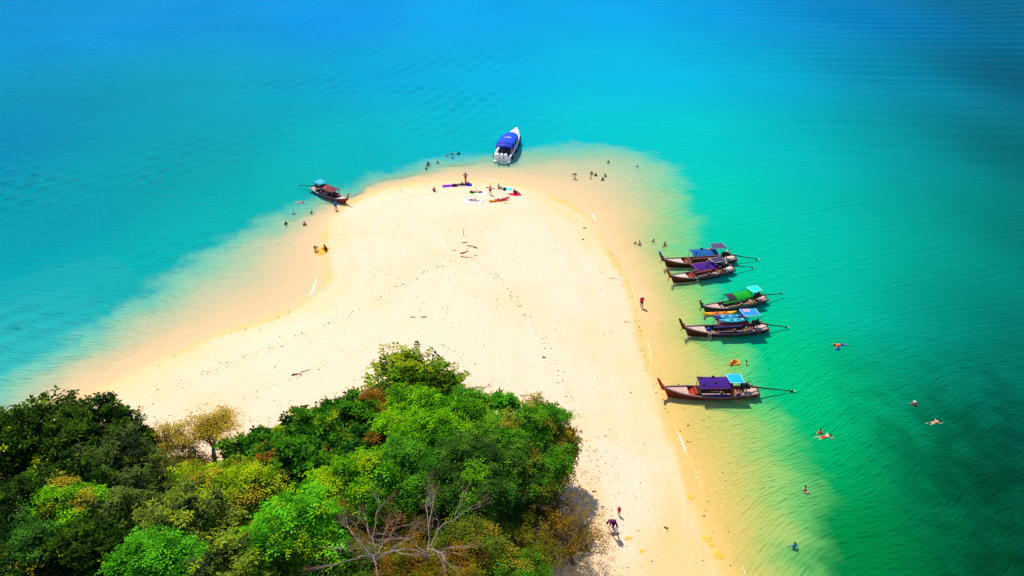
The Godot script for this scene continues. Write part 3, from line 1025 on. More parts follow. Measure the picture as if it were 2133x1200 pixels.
	for x in [x0 + 0.12, (x0 + x1) * 0.5, x1 - 0.12]:
		for s in [-1.0, 1.0]:
			st = mb(true)
			var p := hull_at((x + 4.8) / 9.6, 1.0, s, 0.05)
			rod(st, p, Vector3(x, ry - 0.02, s * 0.86), 0.03)
			obj("roof_post", st, worn(lin(0.25, 0.1, 0.07), 0.6), t)
	var cuts: Array = o.get("cuts", [[0.0, 1.0, o.roof]])
	for ct in cuts:
		st = mb(true)
		sheet(st, 10, 10, 0.035, func(a, b):
			var u := lerpf(ct[0], ct[1], a)
			return Vector3(lerpf(x0, x1, u), ry + arch * sin(b * PI) - 0.07 * sin(u * PI) + 0.012 * sin(u * 25.0 + b * 7.0), lerpf(-0.98, 0.98, b)))
		obj("roof", st, worn(ct[2], 0.75, 0.4), t)
	for s in [-1.0, 1.0]:
		st = mb(true)
		var pts := []
		for i in 9:
			pts.append(Vector3(lerpf(x0, x1, i / 8.0), ry - 0.02 - 0.07 * sin(i / 8.0 * PI), s * 1.0))
		tube(st, pts, [0.04, 0.04, 0.04, 0.04, 0.04, 0.04, 0.04, 0.04, 0.04], 6)
		obj("roof_rim", st, worn(o.get("roof_rim", lin(0.4, 0.16, 0.14)), 0.6), t)
	for x in [x0, x1]:
		st = mb(true)
		var pts := []
		var rr := []
		for i in 9:
			pts.append(Vector3(x, ry - 0.01 + arch * sin(i / 8.0 * PI), lerpf(-1.0, 1.0, i / 8.0)))
			rr.append(0.045)
		tube(st, pts, rr, 6)
		obj("roof_rim", st, worn(o.get("roof_rim", lin(0.4, 0.16, 0.14)), 0.6), t)
	# side benches under the roof
	for s in [-1.0, 1.0]:
		st = mb()
		box(st, Vector3((x0 + x1) * 0.5, 0.55, s * 0.66), Vector3((x1 - x0) * 0.95, 0.09, 0.36), Basis.IDENTITY, 0.02)
		obj("side_bench", st, worn(o.get("seat", lin(0.25, 0.06, 0.05)), 0.6), t)
	# slatted seat or steps in front of the roof
	if o.get("steps", false):
		for k in 4:
			st = mb()
			box(st, Vector3(x0 - 0.2 - 0.2 * k, 0.95 - 0.17 * k, 0.1), Vector3(0.16, 0.06, 1.25), Basis.IDENTITY, 0.01)
			obj("slat", st, worn(o.get("slat", lin(0.6, 0.06, 0.04)), 0.6), t)
		st = mb()
		box(st, Vector3(x0 + 0.12, 0.6, 0.1), Vector3(0.5, 0.75, 1.3), Basis.IDENTITY, 0.02)
		obj("locker", st, dark_m, t)
	# sun awning over the helmsman
	if o.has("awning"):
		var ax: float = o.get("ax", 2.35)
		var ay: float = o.get("ay", 2.45)
		var half: float = o.get("ahalf", 0.78)
		st = mb()
		sheet(st, 6, 6, 0.03, func(a, b): return Vector3(ax + (a - 0.5) * 2.0 * half + 0.14 * (b - 0.5), ay + 0.05 * sin(a * PI) * sin(b * PI) + o.get("tilt", 0.0) * (b - 0.5), (b - 0.5) * 1.5))
		obj("awning", st, paint(o.awning, 0.6), t)
		for q in [[0, 0, 1, 0], [1, 0, 1, 1], [1, 1, 0, 1], [0, 1, 0, 0]]:
			st = mb(true)
			var c := []
			for e in 2:
				c.append(Vector3(ax + (q[e * 2] - 0.5) * 2.0 * half + 0.14 * (q[e * 2 + 1] - 0.5), ay + o.get("tilt", 0.0) * (q[e * 2 + 1] - 0.5), (q[e * 2 + 1] - 0.5) * 1.52))
			rod(st, c[0], c[1], 0.03)
			obj("awning_frame", st, paint(o.get("awning_rim", lin(0.6, 0.75, 0.85)), 0.5), t)
		for s in [-1.0, 1.0]:
			for e in [-1.0, 1.0]:
				st = mb(true)
				var x: float = ax + e * half * 0.85
				rod(st, hull_at(clampf((x + 4.8) / 9.6, 0, 1), 1.0, s, 0.05), Vector3(x, ay - 0.02, s * 0.7), 0.02, 5)
				obj("awning_post", st, dark_m, t)
		if o.get("panels", false):
			for i in 3:
				for j in 2:
					st = mb()
					box(st, Vector3(ax + (i - 1) * half * 0.62, ay + 0.07 + o.get("tilt", 0.0) * (j - 0.5) * 0.5, (j - 0.5) * 0.68), Vector3(half * 0.56, 0.02, 0.6), Basis(Vector3.RIGHT, o.get("tilt", 0.0) * -0.6))
					obj("dark_panel", st, paint(lin(0.05, 0.04, 0.1), 0.25), t)
	# engine on its swivel and the long shaft
	var inv := t.transform.affine_inverse()
	var tail: Vector3 = inv * Vector3(o.tail)
	var hub := Vector3(3.75, 1.32, 0.0)
	st = mb()
	box(st, hub, Vector3(0.8, 0.42, 0.42), Basis(Vector3.FORWARD, 0.12), 0.05)
	box(st, hub + Vector3(-0.1, 0.28, 0.0), Vector3(0.5, 0.22, 0.3), Basis.IDENTITY, 0.04)
	obj("engine_block", st, dark_m, t)
	st = mb(true)
	tube(st, [hub + Vector3(-0.42, -0.3, 0), hub + Vector3(-0.42, 0.34, 0)], [0.3, 0.3], 12)
	obj("radiator", st, paint(lin(0.03, 0.03, 0.035), 0.4), t)
	for s in [-1.0, 1.0]:
		st = mb(true)
		tube(st, [hub + Vector3(0.1, 0.1, s * 0.24), hub + Vector3(0.15, 0.42, s * 0.34), hub + Vector3(0.6, 0.5, s * 0.36)], [0.06, 0.06, 0.05], 6)
		obj("exhaust_pipe", st, worn(lin(0.18, 0.09, 0.06), 0.5), t)
	st = mb(true)
	blob(st, hub + Vector3(-0.05, 0.5, 0.08), Vector3(0.19, 0.15, 0.19))
	obj("air_filter", st, paint(o.get("filter", lin(0.05, 0.05, 0.05)), 0.5), t)
	st = mb(true)
	rod(st, Vector3(3.8, 0.7, 0), hub + Vector3(0, -0.1, 0), 0.07, 8)
	obj("swivel_post", st, dark_m, t)
	st = mb(true)
	rod(st, hub + Vector3(-0.35, 0.12, 0.06), hub + Vector3(-1.35, 0.3, 0.22), 0.03)
	obj("tiller", st, dark_m, t)
	st = mb(true)
	tube(st, [hub + Vector3(0.3, -0.02, 0), hub.lerp(tail, 0.45), tail], [0.1, 0.075, 0.045], 8)
	obj("propeller_shaft", st, dark_m, t)
	st = mb(true)
	var dir := (tail - hub).normalized()
	var sd := dir.cross(Vector3.UP).normalized()
	var up := sd.cross(dir)
	for k in 3:
		var a := TAU * k / 3.0
		var e := sd * cos(a) + up * sin(a)
		var g := dir.cross(e)
		loft(st, [PackedVector3Array([tail, tail + e * 0.1 + g * 0.06 + dir * 0.03, tail + e * 0.2, tail + e * 0.1 - g * 0.06 - dir * 0.03]), PackedVector3Array([tail + dir * 0.02, tail + e * 0.1 + g * 0.06 + dir * 0.05, tail + e * 0.2 + dir * 0.02, tail + e * 0.1 - g * 0.06 - dir * 0.01])], true, true)
	rod(st, tail - dir * 0.08, tail + dir * 0.12, 0.05)
	obj("propeller", st, paint(lin(0.7, 0.68, 0.6), 0.3, 0.6), t)
	st = mb()
	var sk := hub.lerp(tail, 0.9)
	quad(st, sk, tail - dir * 0.1, tail - dir * 0.1 - Vector3(0, 0.2, 0), sk - Vector3(0, 0.16, 0))
	obj("skeg", st, dark_m, t)
	# fuel can, coil of rope and buckets in the stern
	st = mb()
	box(st, Vector3(2.9, 0.45, 0.48), Vector3(0.42, 0.5, 0.3), Basis(Vector3.UP, 0.3), 0.05)
	obj("fuel_can", st, paint(o.get("can", lin(0.02, 0.06, 0.25)), 0.5), t)
	st = mb(true)
	for k in 3:
		var pts := []
		var rr := []
		for i in 13:
			pts.append(Vector3(3.3 + 0.2 * cos(TAU * i / 12.0), 0.3 + 0.05 * k, -0.45 + 0.2 * sin(TAU * i / 12.0)))
			rr.append(0.028)
		tube(st, pts, rr, 5, false)
	obj("rope_coil", st, paint(lin(0.5, 0.38, 0.2), 0.9), t)
	# fenders and ring at the stern
	for s in [-1.0, 1.0]:
		st = mb(true)
		var p := hull_at(0.985, 0.75, s)
		var pts := []
		var rr := []
		for i in 11:
			pts.append(p + Vector3(0.12 + 0.05 * s, 0.2 * sin(TAU * i / 10.0), s * 0.05 + 0.2 * cos(TAU * i / 10.0)))
			rr.append(0.06)
		tube(st, pts, rr, 6, false)
		obj("tyre_fender", st, paint(o.get("fender", lin(0.3, 0.05, 0.09)), 0.7), t)
	if o.get("ladder", false):
		var lx := -4.8 + 9.6 * float(o.get("lu", 0.3))
		var lz := hull_at(float(o.get("lu", 0.3)), 1.0, 1.0).z
		for s in [-0.17, 0.17]:
			st = mb(true)
			tube(st, [Vector3(lx + s, 1.0, lz - 0.12), Vector3(lx + s, 0.92, lz + 0.14), Vector3(lx + s, -0.55, lz + 0.5)], [0.028, 0.028, 0.028], 6)
			obj("ladder_rail", st, paint(lin(0.62, 0.6, 0.52), 0.4), t)
		for k in 4:
			st = mb(true)
			var f := k / 3.5
			rod(st, Vector3(lx - 0.17, 0.8 - 1.3 * f, lz + 0.17 + 0.32 * f), Vector3(lx + 0.17, 0.8 - 1.3 * f, lz + 0.17 + 0.32 * f), 0.03)
			obj("ladder_rung", st, paint(lin(0.62, 0.6, 0.52), 0.4), t)
	if o.get("scroll", false):
		# yellow painted scroll on the bow quarters
		for s in [-1.0, 1.0]:
			for k in 5:
				st = mb(true)
				var p := hull_at(0.08 + 0.022 * k, 0.8, s)
				blob(st, p + Vector3(0, 0.03 * sin(k * 2.0), s * 0.01), Vector3(0.1, 0.045, 0.015))
				obj("bow_scroll", st, paint(lin(0.55, 0.34, 0.05), 0.6), t)
	return t

func kayak(label: String, at: Vector3, heading: float, deck: Color, tip: Color, length := 3.7, group := "") -> Node3D:
	var t := thing("kayak", label, "kayak", at, heading, group)
	var half := length * 0.5
	var sec := func(u: float) -> Array:
		var w := 0.36 * pow(maxf(sin(PI * clampf(u, 0.0, 1.0)), 0.0), 0.6) + 0.012
		var lift := 0.16 * pow(absf(u - 0.5) * 2.0, 3.0)
		return [w, lift]
	for part in [["hull", 0], ["bow_tip", 1], ["stern_tip", 2]]:
		var st := mb(true)
		var rows := []
		var u0: float = [0.24, 0.0, 0.76][part[1]]
		var u1: float = [0.76, 0.24, 1.0][part[1]]
		for i in 13:
			var u := lerpf(u0, u1, i / 12.0)
			var wl: Array = sec.call(u)
			var w: float = wl[0]
			var l: float = wl[1]
			var dip := 0.1 * (smoothstep(0.32, 0.36, u) - smoothstep(0.46, 0.5, u) + smoothstep(0.56, 0.6, u) - smoothstep(0.68, 0.72, u))
			var x := -half + length * u
			rows.append(PackedVector3Array([Vector3(x, l, 0), Vector3(x, 0.05 + l, w * 0.7), Vector3(x, 0.17 + l, w), Vector3(x, 0.26 + l, w * 0.78), Vector3(x, 0.29 + l - dip, w * 0.5), Vector3(x, 0.31 + l - dip, 0), Vector3(x, 0.29 + l - dip, -w * 0.5), Vector3(x, 0.26 + l, -w * 0.78), Vector3(x, 0.17 + l, -w), Vector3(x, 0.05 + l, -w * 0.7)]))
		loft(st, rows, true, true)
		obj(part[0], st, paint(deck if part[1] == 0 else tip, 0.35), t)
	for u in [0.41, 0.64]:
		var st := mb(true)
		blob(st, Vector3(-half + length * u, 0.215, 0), Vector3(0.2, 0.025, 0.17))
		obj("seat_pad", st, paint(lin(0.03, 0.02, 0.05), 0.7), t)
		st = mb()
		box(st, Vector3(-half + length * (u + 0.055), 0.34, 0), Vector3(0.05, 0.22, 0.36), Basis(Vector3.FORWARD, -0.25), 0.015)
		obj("backrest", st, paint(lin(0.03, 0.02, 0.05), 0.7), t)
	var hatch := mb(true)
	tube(hatch, [Vector3(-half + length * 0.17, 0.3, 0), Vector3(-half + length * 0.17, 0.345, 0)], [0.12, 0.11], 10)
	obj("hatch", hatch, paint(lin(0.04, 0.03, 0.05), 0.6), t)
	return t

func speedboat(label: String, stern: Vector2, bow: Vector2) -> void:
	# local: +x towards the bow
	var t := thing("speedboat", label, "boat", Vector3((stern.x + bow.x) * 0.5, 0, (stern.y + bow.y) * 0.5), 0.0)
	var d := bow - stern
	t.rotation.y = atan2(-d.y, d.x)
	var k := d.length() / 12.0
	t.scale = Vector3.ONE * k
	var white := paint(lin(0.82, 0.82, 0.84), 0.3)
	var blue := paint(lin(0.0, 0.06, 0.62), 0.6)
	var navy := paint(lin(0.0, 0.02, 0.4), 0.6)
	var black := paint(lin(0.015, 0.015, 0.02), 0.6)
	var bw := [[0.0, 1.42], [0.3, 1.5], [0.55, 1.42], [0.75, 1.08], [0.9, 0.52], [1.0, 0.04]]
	var sh := [[0.0, 1.05], [0.4, 1.15], [0.8, 1.5], [1.0, 1.75]]
	var at := func(u: float, v: float, s: float) -> Vector3:
		var b := tab(bw, u)
		return Vector3(-6.0 + 12.0 * u - 1.2 * (1.0 - v) * pow(u, 4.0), lerpf(-0.35 + 0.3 * pow(u, 3.0), tab(sh, u), v), s * b * (0.08 + 0.92 * pow(v, 0.6)))
	for band in [["lower_hull", 0.0, 0.55, navy], ["topsides", 0.55, 1.0, white]]:
		for s in [-1.0, 1.0]:
			var st := mb(true)
			var rows := []
			for i in 25:
				var r := PackedVector3Array()
				for j in 6:
					r.append(at.call(i / 24.0, lerpf(band[1], band[2], j / 5.0), s))
				rows.append(r)
			loft(st, rows, false)
			obj(band[0], st, band[3], t)
	var st := mb()
	for s in [-1.0, 1.0]:
		box(st, Vector3(-6.02, 0.35, s * 1.05), Vector3(0.08, 1.35, 0.7), Basis.IDENTITY)
	box(st, Vector3(-6.0, 0.1, 0), Vector3(0.06, 0.8, 1.38))
	obj("transom", st, white, t)
	for s in [-1.0, 1.0]:
		st = mb(true)
		var rows := []
		for i in 25:
			var p: Vector3 = at.call(i / 24.0, 1.0, s)
			var w := minf(0.26, absf(p.z))
			rows.append(PackedVector3Array([p + Vector3(0, -0.06, s * 0.05), p + Vector3(0, 0.05, s * 0.05), p + Vector3(0, 0.07, -s * w), p + Vector3(0, -0.06, -s * w)]))
		loft(st, rows, true, true)
		obj("gunwale", st, white, t)
		st = mb(true)
		for e in 1:
			box(st, Vector3(-6.35, 0.28, s * 1.12), Vector3(0.75, 0.22, 0.5), Basis.IDENTITY, 0.05)
		obj("swim_platform", st, white, t)
	st = mb()
	sheet(st, 12, 6, 0.05, func(a, b):
		var u := lerpf(0.02, 0.74, a)
		var p: Vector3 = at.call(u, 0.5, 1.0)
		return Vector3(-6.0 + 12.0 * u, 0.3, lerpf(-p.z, p.z, b)))
	obj("cockpit_floor", st, worn(lin(0.18, 0.18, 0.22), 0.7), t)
	st = mb(true)
	sheet(st, 10, 6, 0.05, func(a, b):
		var u := lerpf(0.7, 0.995, a)
		var p: Vector3 = at.call(u, 1.0, 1.0)
		return Vector3(p.x, p.y + 0.05 + 0.05 * sin(b * PI), lerpf(-p.z, p.z, b)))
	obj("foredeck", st, white, t)
	for s in [[0.86, 0.0], [0.93, 0.15], [0.93, -0.15]]:
		st = mb(true)
		var p: Vector3 = at.call(s[0], 1.0, 1.0)
		tube(st, [Vector3(p.x, p.y + 0.08, s[1]), Vector3(p.x, p.y + 0.17, s[1])], [0.11, 0.09], 8)
		obj("deck_hatch" if s[1] == 0.0 else "cleat", st, paint(lin(0.2, 0.18, 0.18), 0.5), t)
	# canopy: long rounded top with a stern valance
	var cx := func(u: float) -> float: return lerpf(-3.9, 1.3, u)
	st = mb(true)
	sheet(st, 14, 10, 0.04, func(a, b):
		var w := lerpf(1.42, 1.18, smoothstep(0.55, 1.0, a))
		return Vector3(cx.call(a) + 0.55 * sin(b * PI) * smoothstep(0.8, 1.0, a), 2.45 + 0.2 * sin(b * PI) - 0.25 * pow(a, 6.0) + 0.015 * sin(a * 31.0), lerpf(-w, w, b)))
	obj("canopy", st, blue, t)
	st = mb(true)
	sheet(st, 3, 10, 0.03, func(a, b): return Vector3(-3.92 - 0.95 * a, 2.43 + 0.2 * sin(b * PI) - 0.4 * a, lerpf(-1.42, 1.42, b)))
	obj("canopy_valance", st, navy, t)
	# white mark on the canopy
	st = mb()
	for q in [[0.0, -0.42, 0.3], [0.02, 0.02, 0.28], [0.0, 0.44, 0.3]]:
		box(st, Vector3(-1.55 + q[0], 2.68 - absf(q[1]) * 0.06, q[1]), Vector3(0.2, 0.012, q[2]), Basis(Vector3.UP, 0.1 * q[1]))
	box(st, Vector3(-1.35, 2.69, 0.1), Vector3(0.12, 0.012, 0.3))
	obj("canopy_mark", st, paint(lin(0.8, 0.78, 0.85), 0.6), t)
	for x in [-4.6, -2.6, -0.8, 0.9]:
		for s in [-1.0, 1.0]:
			st = mb(true)
			var p: Vector3 = at.call((x + 6.0) / 12.0, 1.0, s)
			rod(st, p + Vector3(0, 0, -s * 0.12), Vector3(x, 2.42 if x > -4.0 else 2.2, s * 1.3), 0.035)
			obj("canopy_post", st, white, t)
	for i in 5:
		for s in [-1.0, 1.0]:
			st = mb()
			box(st, Vector3(-3.2 + i * 1.0, 0.68, s * 0.85), Vector3(0.5, 0.4, 0.7), Basis.IDENTITY, 0.04)
			box(st, Vector3(-3.45 + i * 1.0, 1.02, s * 0.85), Vector3(0.1, 0.5, 0.7), Basis.IDENTITY, 0.03)
			obj("seat", st, paint(lin(0.1, 0.1, 0.14), 0.7), t)
	st = mb(true)
	sheet(st, 3, 8, 0.03, func(a, b): return Vector3(1.3 + 0.6 * a + 0.35 * sin(b * PI), 2.1 - 0.75 * a, lerpf(-1.1, 1.1, b)))
	obj("windscreen", st, paint(lin(0.03, 0.06, 0.09), 0.15), t)
	# three outboards
	for z in [-0.68, 0.0, 0.68]:
		st = mb(true)
		var rows := []
		for q in [[0.6, 0.18, 0.16], [0.8, 0.34, 0.25], [1.2, 0.42, 0.29], [1.55, 0.38, 0.27], [1.68, 0.22, 0.16]]:
			var r := PackedVector3Array()
			for j in 12:
				var a := TAU * j / 12.0
				r.append(Vector3(-6.5 + q[1] * cos(a), q[0], z + q[2] * sin(a)))
			rows.append(r)
		loft(st, rows, true, true)
		obj("outboard_cowl", st, paint(lin(0.85, 0.85, 0.86), 0.25), t)
		st = mb()
		box(st, Vector3(-6.52, 0.05, z), Vector3(0.22, 1.1, 0.13), Basis.IDENTITY, 0.03)
		box(st, Vector3(-6.58, -0.5, z), Vector3(0.6, 0.14, 0.14), Basis.IDENTITY, 0.03)
		obj("outboard_leg", st, paint(lin(0.75, 0.75, 0.78), 0.3), t)
	# fenders along the sides and the red ring on the rail
	for x in [-5.3, -2.5, 0.2, 2.6]:
		for s in [-1.0, 1.0]:
			st = mb(true)
			var p: Vector3 = at.call((x + 6.0) / 12.0, 1.0, s)
			tube(st, [p + Vector3(0, 0.05, s * 0.14), p + Vector3(0, -0.08, s * 0.2), p + Vector3(0, -0.7, s * 0.12), p + Vector3(0, -0.8, s * 0.1)], [0.08, 0.14, 0.14, 0.06], 8)
			obj("fender", st, black, t)
	st = mb(true)
	var pts := []
	var rr := []
	for i in 17:
		pts.append(Vector3(-4.1 + 0.3 * cos(TAU * i / 16.0), 1.55 + 0.3 * sin(TAU * i / 16.0), 1.42))
		rr.append(0.075)
	tube(st, pts, rr, 7, false)
	obj("life_ring", st, paint(lin(0.7, 0.03, 0.06), 0.6), t)

func make_boats() -> void:
	rng.seed = 515
	var wood := lin(0.14, 0.028, 0.016)
	var b1 := longtail("longtail boat with blue tarpaulin roof and blue-capped prow, farthest of the moored row", Vector2(21.52, -96.50), Vector2(31.08, -97.87), {
		"hull": wood, "deck": lin(0.85, 0.68, 0.62), "roof": lin(0.0, 0.14, 0.48), "roof_rim": lin(0.25, 0.3, 0.4), "awning": lin(0.06, 0.05, 0.13), "awning_rim": lin(0.3, 0.3, 0.35), "cap": lin(0.02, 0.12, 0.65),
		"sash": lin(0.3, 0.14, 0.08), "tail": Vector3(34.79, 0.25, -98.25), "filter": lin(0.75, 0.6, 0.02), "inside": lin(0.4, 0.1, 0.05), "ax": 2.3, "ay": 2.75, "ahalf": 0.95, "can": lin(0.02, 0.3, 0.6), "steps": true, "slat": lin(0.45, 0.15, 0.08), "fender": lin(0.4, 0.06, 0.12), "x0": -1.5, "x1": 2.1, "scroll": true})
	var b2 := longtail("longtail boat with purple roof and red prow with orange sash, second from the far end", Vector2(21.71, -92.19), Vector2(30.14, -95.03), {
		"hull": lin(0.17, 0.03, 0.016), "deck": lin(0.85, 0.75, 0.70), "roof": lin(0.06, 0.008, 0.28), "roof_rim": lin(0.6, 0.1, 0.4), "awning": lin(0.2, 0.17, 0.24), "awning_rim": lin(0.7, 0.6, 0.66), "cap": lin(0.45, 0.08, 0.03), "prow": lin(0.4, 0.06, 0.025),
		"sash": lin(0.85, 0.3, 0.02), "sash2": lin(0.8, 0.15, 0.03), "sash_drop": 1.25, "tail": Vector3(33.50, 0.3, -95.91), "filter": lin(0.75, 0.6, 0.2), "inside": lin(0.45, 0.07, 0.04), "floor": lin(0.66, 0.5, 0.46), "panels": true, "steps": true, "ladder": true, "lu": 0.34, "ax": 2.2, "ay": 2.6, "ahalf": 1.0, "tilt": 0.1, "scroll": true, "can": lin(0.5, 0.04, 0.04)})
	longtail("longtail boat with bright green roof and green side seats, third in the row", Vector2(24.49, -84.71), Vector2(32.56, -87.33), {
		"hull": lin(0.13, 0.07, 0.06), "deck": lin(0.81, 0.52, 0.49), "roof": lin(0.0, 0.5, 0.03), "cuts": [[0.0, 0.33, lin(0.05, 0.04, 0.06)], [0.33, 1.0, lin(0.0, 0.5, 0.03)]], "arch": 0.3, "roof_rim": lin(0.02, 0.2, 0.03), "awning": lin(0.0, 0.6, 0.5), "awning_rim": lin(0.5, 0.8, 0.7),
		"cap": lin(0.5, 0.3, 0.16), "prow": lin(0.05, 0.08, 0.05), "sash": lin(0.08, 0.08, 0.06), "sash2": lin(0.6, 0.55, 0.5), "tail": Vector3(35.44, 0.55, -88.58), "inside": lin(0.2, 0.1, 0.08), "floor": lin(0.55, 0.32, 0.26), "seat": lin(0.0, 0.42, 0.03), "bench": lin(0.6, 0.5, 0.46), "x0": -1.7, "x1": 2.2, "ax": 2.9, "ay": 2.6, "ahalf": 0.8, "can": lin(0.8, 0.4, 0.02), "rim": lin(0.3, 0.27, 0.27)})
	var b4: Node3D = longtail("longtail boat carrying kayaks on its roof, fourth in the moored row", Vector2(21.29, -79.68), Vector2(30.78, -80.51), {
		"hull": wood, "deck": lin(0.83, 0.62, 0.60), "roof": lin(0.25, 0.06, 0.07), "roof_rim": lin(0.45, 0.05, 0.1), "awning": lin(0.02, 0.22, 0.7), "awning_rim": lin(0.5, 0.7, 0.85), "cap": lin(0.05, 0.03, 0.03), "prow": lin(0.06, 0.03, 0.03),
		"sash": lin(0.65, 0.06, 0.04), "tail": Vector3(33.93, 0.2, -81.15), "inside": lin(0.1, 0.05, 0.05), "floor": lin(0.5, 0.3, 0.26), "ladder": true, "lu": 0.25, "ax": 2.6, "ay": 2.95, "ahalf": 1.0, "seat": lin(0.02, 0.03, 0.2), "can": lin(0.02, 0.06, 0.3), "x0": -1.5, "x1": 2.3})
	# pale printed square on that boat's awning
	var st := mb()
	box(st, Vector3(2.25, 3.03, -0.32), Vector3(0.75, 0.02, 0.55))
	obj("awning_print", st, paint(lin(0.62, 0.45, 0.62), 0.7), b4)
	for k in 3:
		st = mb()
		box(st, Vector3(2.25, 3.045, -0.47 + 0.15 * k), Vector3(0.55, 0.015, 0.06))
		obj("print_line", st, paint(lin(0.4, 0.1, 0.35), 0.7), b4)
	st = mb()
	box(st, Vector3(-2.2, 0.62, -0.2), Vector3(0.5, 0.3, 0.4), Basis(Vector3.UP, 0.3), 0.04)
	obj("cool_box", st, paint(lin(0.02, 0.14, 0.5), 0.5), b4)
	var hb: float = b4.rotation.y
	kayak("orange and yellow kayak lying on boat roof, behind the two blue kayaks", b4.transform * Vector3(-0.75, 2.12, -1.05), hb, lin(0.75, 0.2, 0.015), lin(0.85, 0.42, 0.01), 4.2, "kayaks stacked on boat roof")
	kayak("dark blue tipped kayak in the middle of three on the boat roof", b4.transform * Vector3(0.15, 2.16, -0.25), hb, lin(0.06, 0.4, 0.6), lin(0.02, 0.1, 0.4), 4.0, "kayaks stacked on boat roof")
	kayak("light blue kayak on the boat roof, nearest of the three", b4.transform * Vector3(0.5, 2.12, 0.55), hb, lin(0.06, 0.48, 0.66), lin(0.05, 0.42, 0.6), 3.8, "kayaks stacked on boat roof")
	var b5 := longtail("longtail boat with purple roof and light blue awning, nearest to the camera", Vector2(16.90, -68.02), Vector2(26.38, -68.10), {
		"hull": lin(0.26, 0.036, 0.016), "deck": lin(0.81, 0.55, 0.49), "roof": lin(0.055, 0.008, 0.29), "roof_rim": lin(0.3, 0.08, 0.06), "awning": lin(0.0, 0.36, 0.85), "awning_rim": lin(0.4, 0.7, 0.85), "cap": lin(0.6, 0.03, 0.02), "prow": lin(0.45, 0.05, 0.025),
		"sash": lin(0.75, 0.35, 0.03), "sash_drop": 0.75, "tail": Vector3(30.96, 0.12, -68.79), "inside": lin(0.3, 0.08, 0.05), "floor": lin(0.6, 0.4, 0.35), "seat": lin(0.05, 0.035, 0.28), "steps": true, "slat": lin(0.75, 0.05, 0.02), "can": lin(0.02, 0.06, 0.3), "fender": lin(0.4, 0.05, 0.08), "strake": lin(0.4, 0.12, 0.08)})
	for q in [[0.1, -0.7], [0.5, 0.2], [0.5, -0.85], [0.12, 0.55]]:
		st = mb(true)
		blob(st, Vector3(-1.6 + 3.6 * q[0], 2.06, q[1]), Vector3(0.2, 0.07, 0.16), Basis.IDENTITY, 0.4)
		obj("roof_bundle", st, paint(lin(0.02, 0.02, 0.025), 0.8), b5)
	var b6 := longtail("longtail boat with maroon cabin roof beached at left side of the sand spit", Vector2(-26.85, -117.00), Vector2(-33.12, -122.05), {
		"hull": lin(0.38, 0.06, 0.02), "deck": lin(0.85, 0.78, 0.73), "roof": lin(0.24, 0.045, 0.07), "roof_rim": lin(0.36, 0.09, 0.11), "awning": lin(0.01, 0.36, 0.62), "awning_rim": lin(0.3, 0.6, 0.7), "cap": lin(0.35, 0.08, 0.04), "prow": lin(0.35, 0.07, 0.03), "roof_y": 2.05, "arch": 0.1,
		"sash": lin(0.7, 0.08, 0.08), "sash_drop": 0.5, "tail": Vector3(-35.82, 0.5, -123.28), "inside": lin(0.06, 0.03, 0.03), "rim": lin(0.66, 0.6, 0.58), "x0": -2.3, "x1": 2.0, "ax": 2.3, "ay": 2.7, "ahalf": 0.85, "seat": lin(0.03, 0.02, 0.03), "floor": lin(0.03, 0.12, 0.3)})
	for s in [-1.0, 1.0]:
		for k in 5:
			st = mb()
			box(st, Vector3(-2.0 + k * 0.95, 1.25, s * 0.93), Vector3(0.12, 1.3, 0.05))
			obj("cabin_pillar", st, worn(lin(0.2, 0.05, 0.05), 0.6), b6)
		st = mb()
		box(st, Vector3(-0.1, 0.85, s * 0.95), Vector3(4.0, 0.4, 0.04))
		obj("cabin_side", st, worn(lin(0.24, 0.05, 0.05), 0.6), b6)
	st = mb(true)
	tube(st, [Vector3(-2.75, 1.0, 0.3), Vector3(-2.75, 1.12, 0.3), Vector3(-2.75, 1.3, 0.3), Vector3(-2.75, 1.4, 0.3)], [0.16, 0.25, 0.25, 0.14], 10)
	obj("float_buoy", st, paint(lin(0.8, 0.03, 0.18), 0.5), b6)
	for q in [[b1, -0.9, 0.3, lin(0.02, 0.03, 0.06)], [b1, 1.2, -0.4, lin(0.6, 0.2, 0.05)], [b1, 0.3, -0.75, lin(0.01, 0.01, 0.015)], [b2, 0.9, -0.2, lin(0.02, 0.02, 0.05)], [b2, 0.3, 0.35, lin(0.015, 0.015, 0.02)], [b2, 1.7, 0.4, lin(0.4, 0.3, 0.25)], [b6, 0.4, -0.3, lin(0.6, 0.4, 0.05)], [b6, -0.9, 0.5, lin(0.05, 0.02, 0.02)], [b6, 1.2, 0.35, lin(0.3, 0.1, 0.1)]]:
		st = mb(true)
		blob(st, Vector3(q[1], 2.1, q[2]), Vector3(0.26, 0.09, 0.17), Basis(Vector3.UP, q[1] * 2.0), 0.5)
		obj("roof_bundle", st, paint(q[3], 0.85), q[0])
	speedboat("white speedboat with blue canopy and three outboards at tip of the spit", Vector2(-1.73, -134.71), Vector2(0.93, -147.50))

# =====================================================================  people
var bodies := {}
var skins := []
const K := 0.05

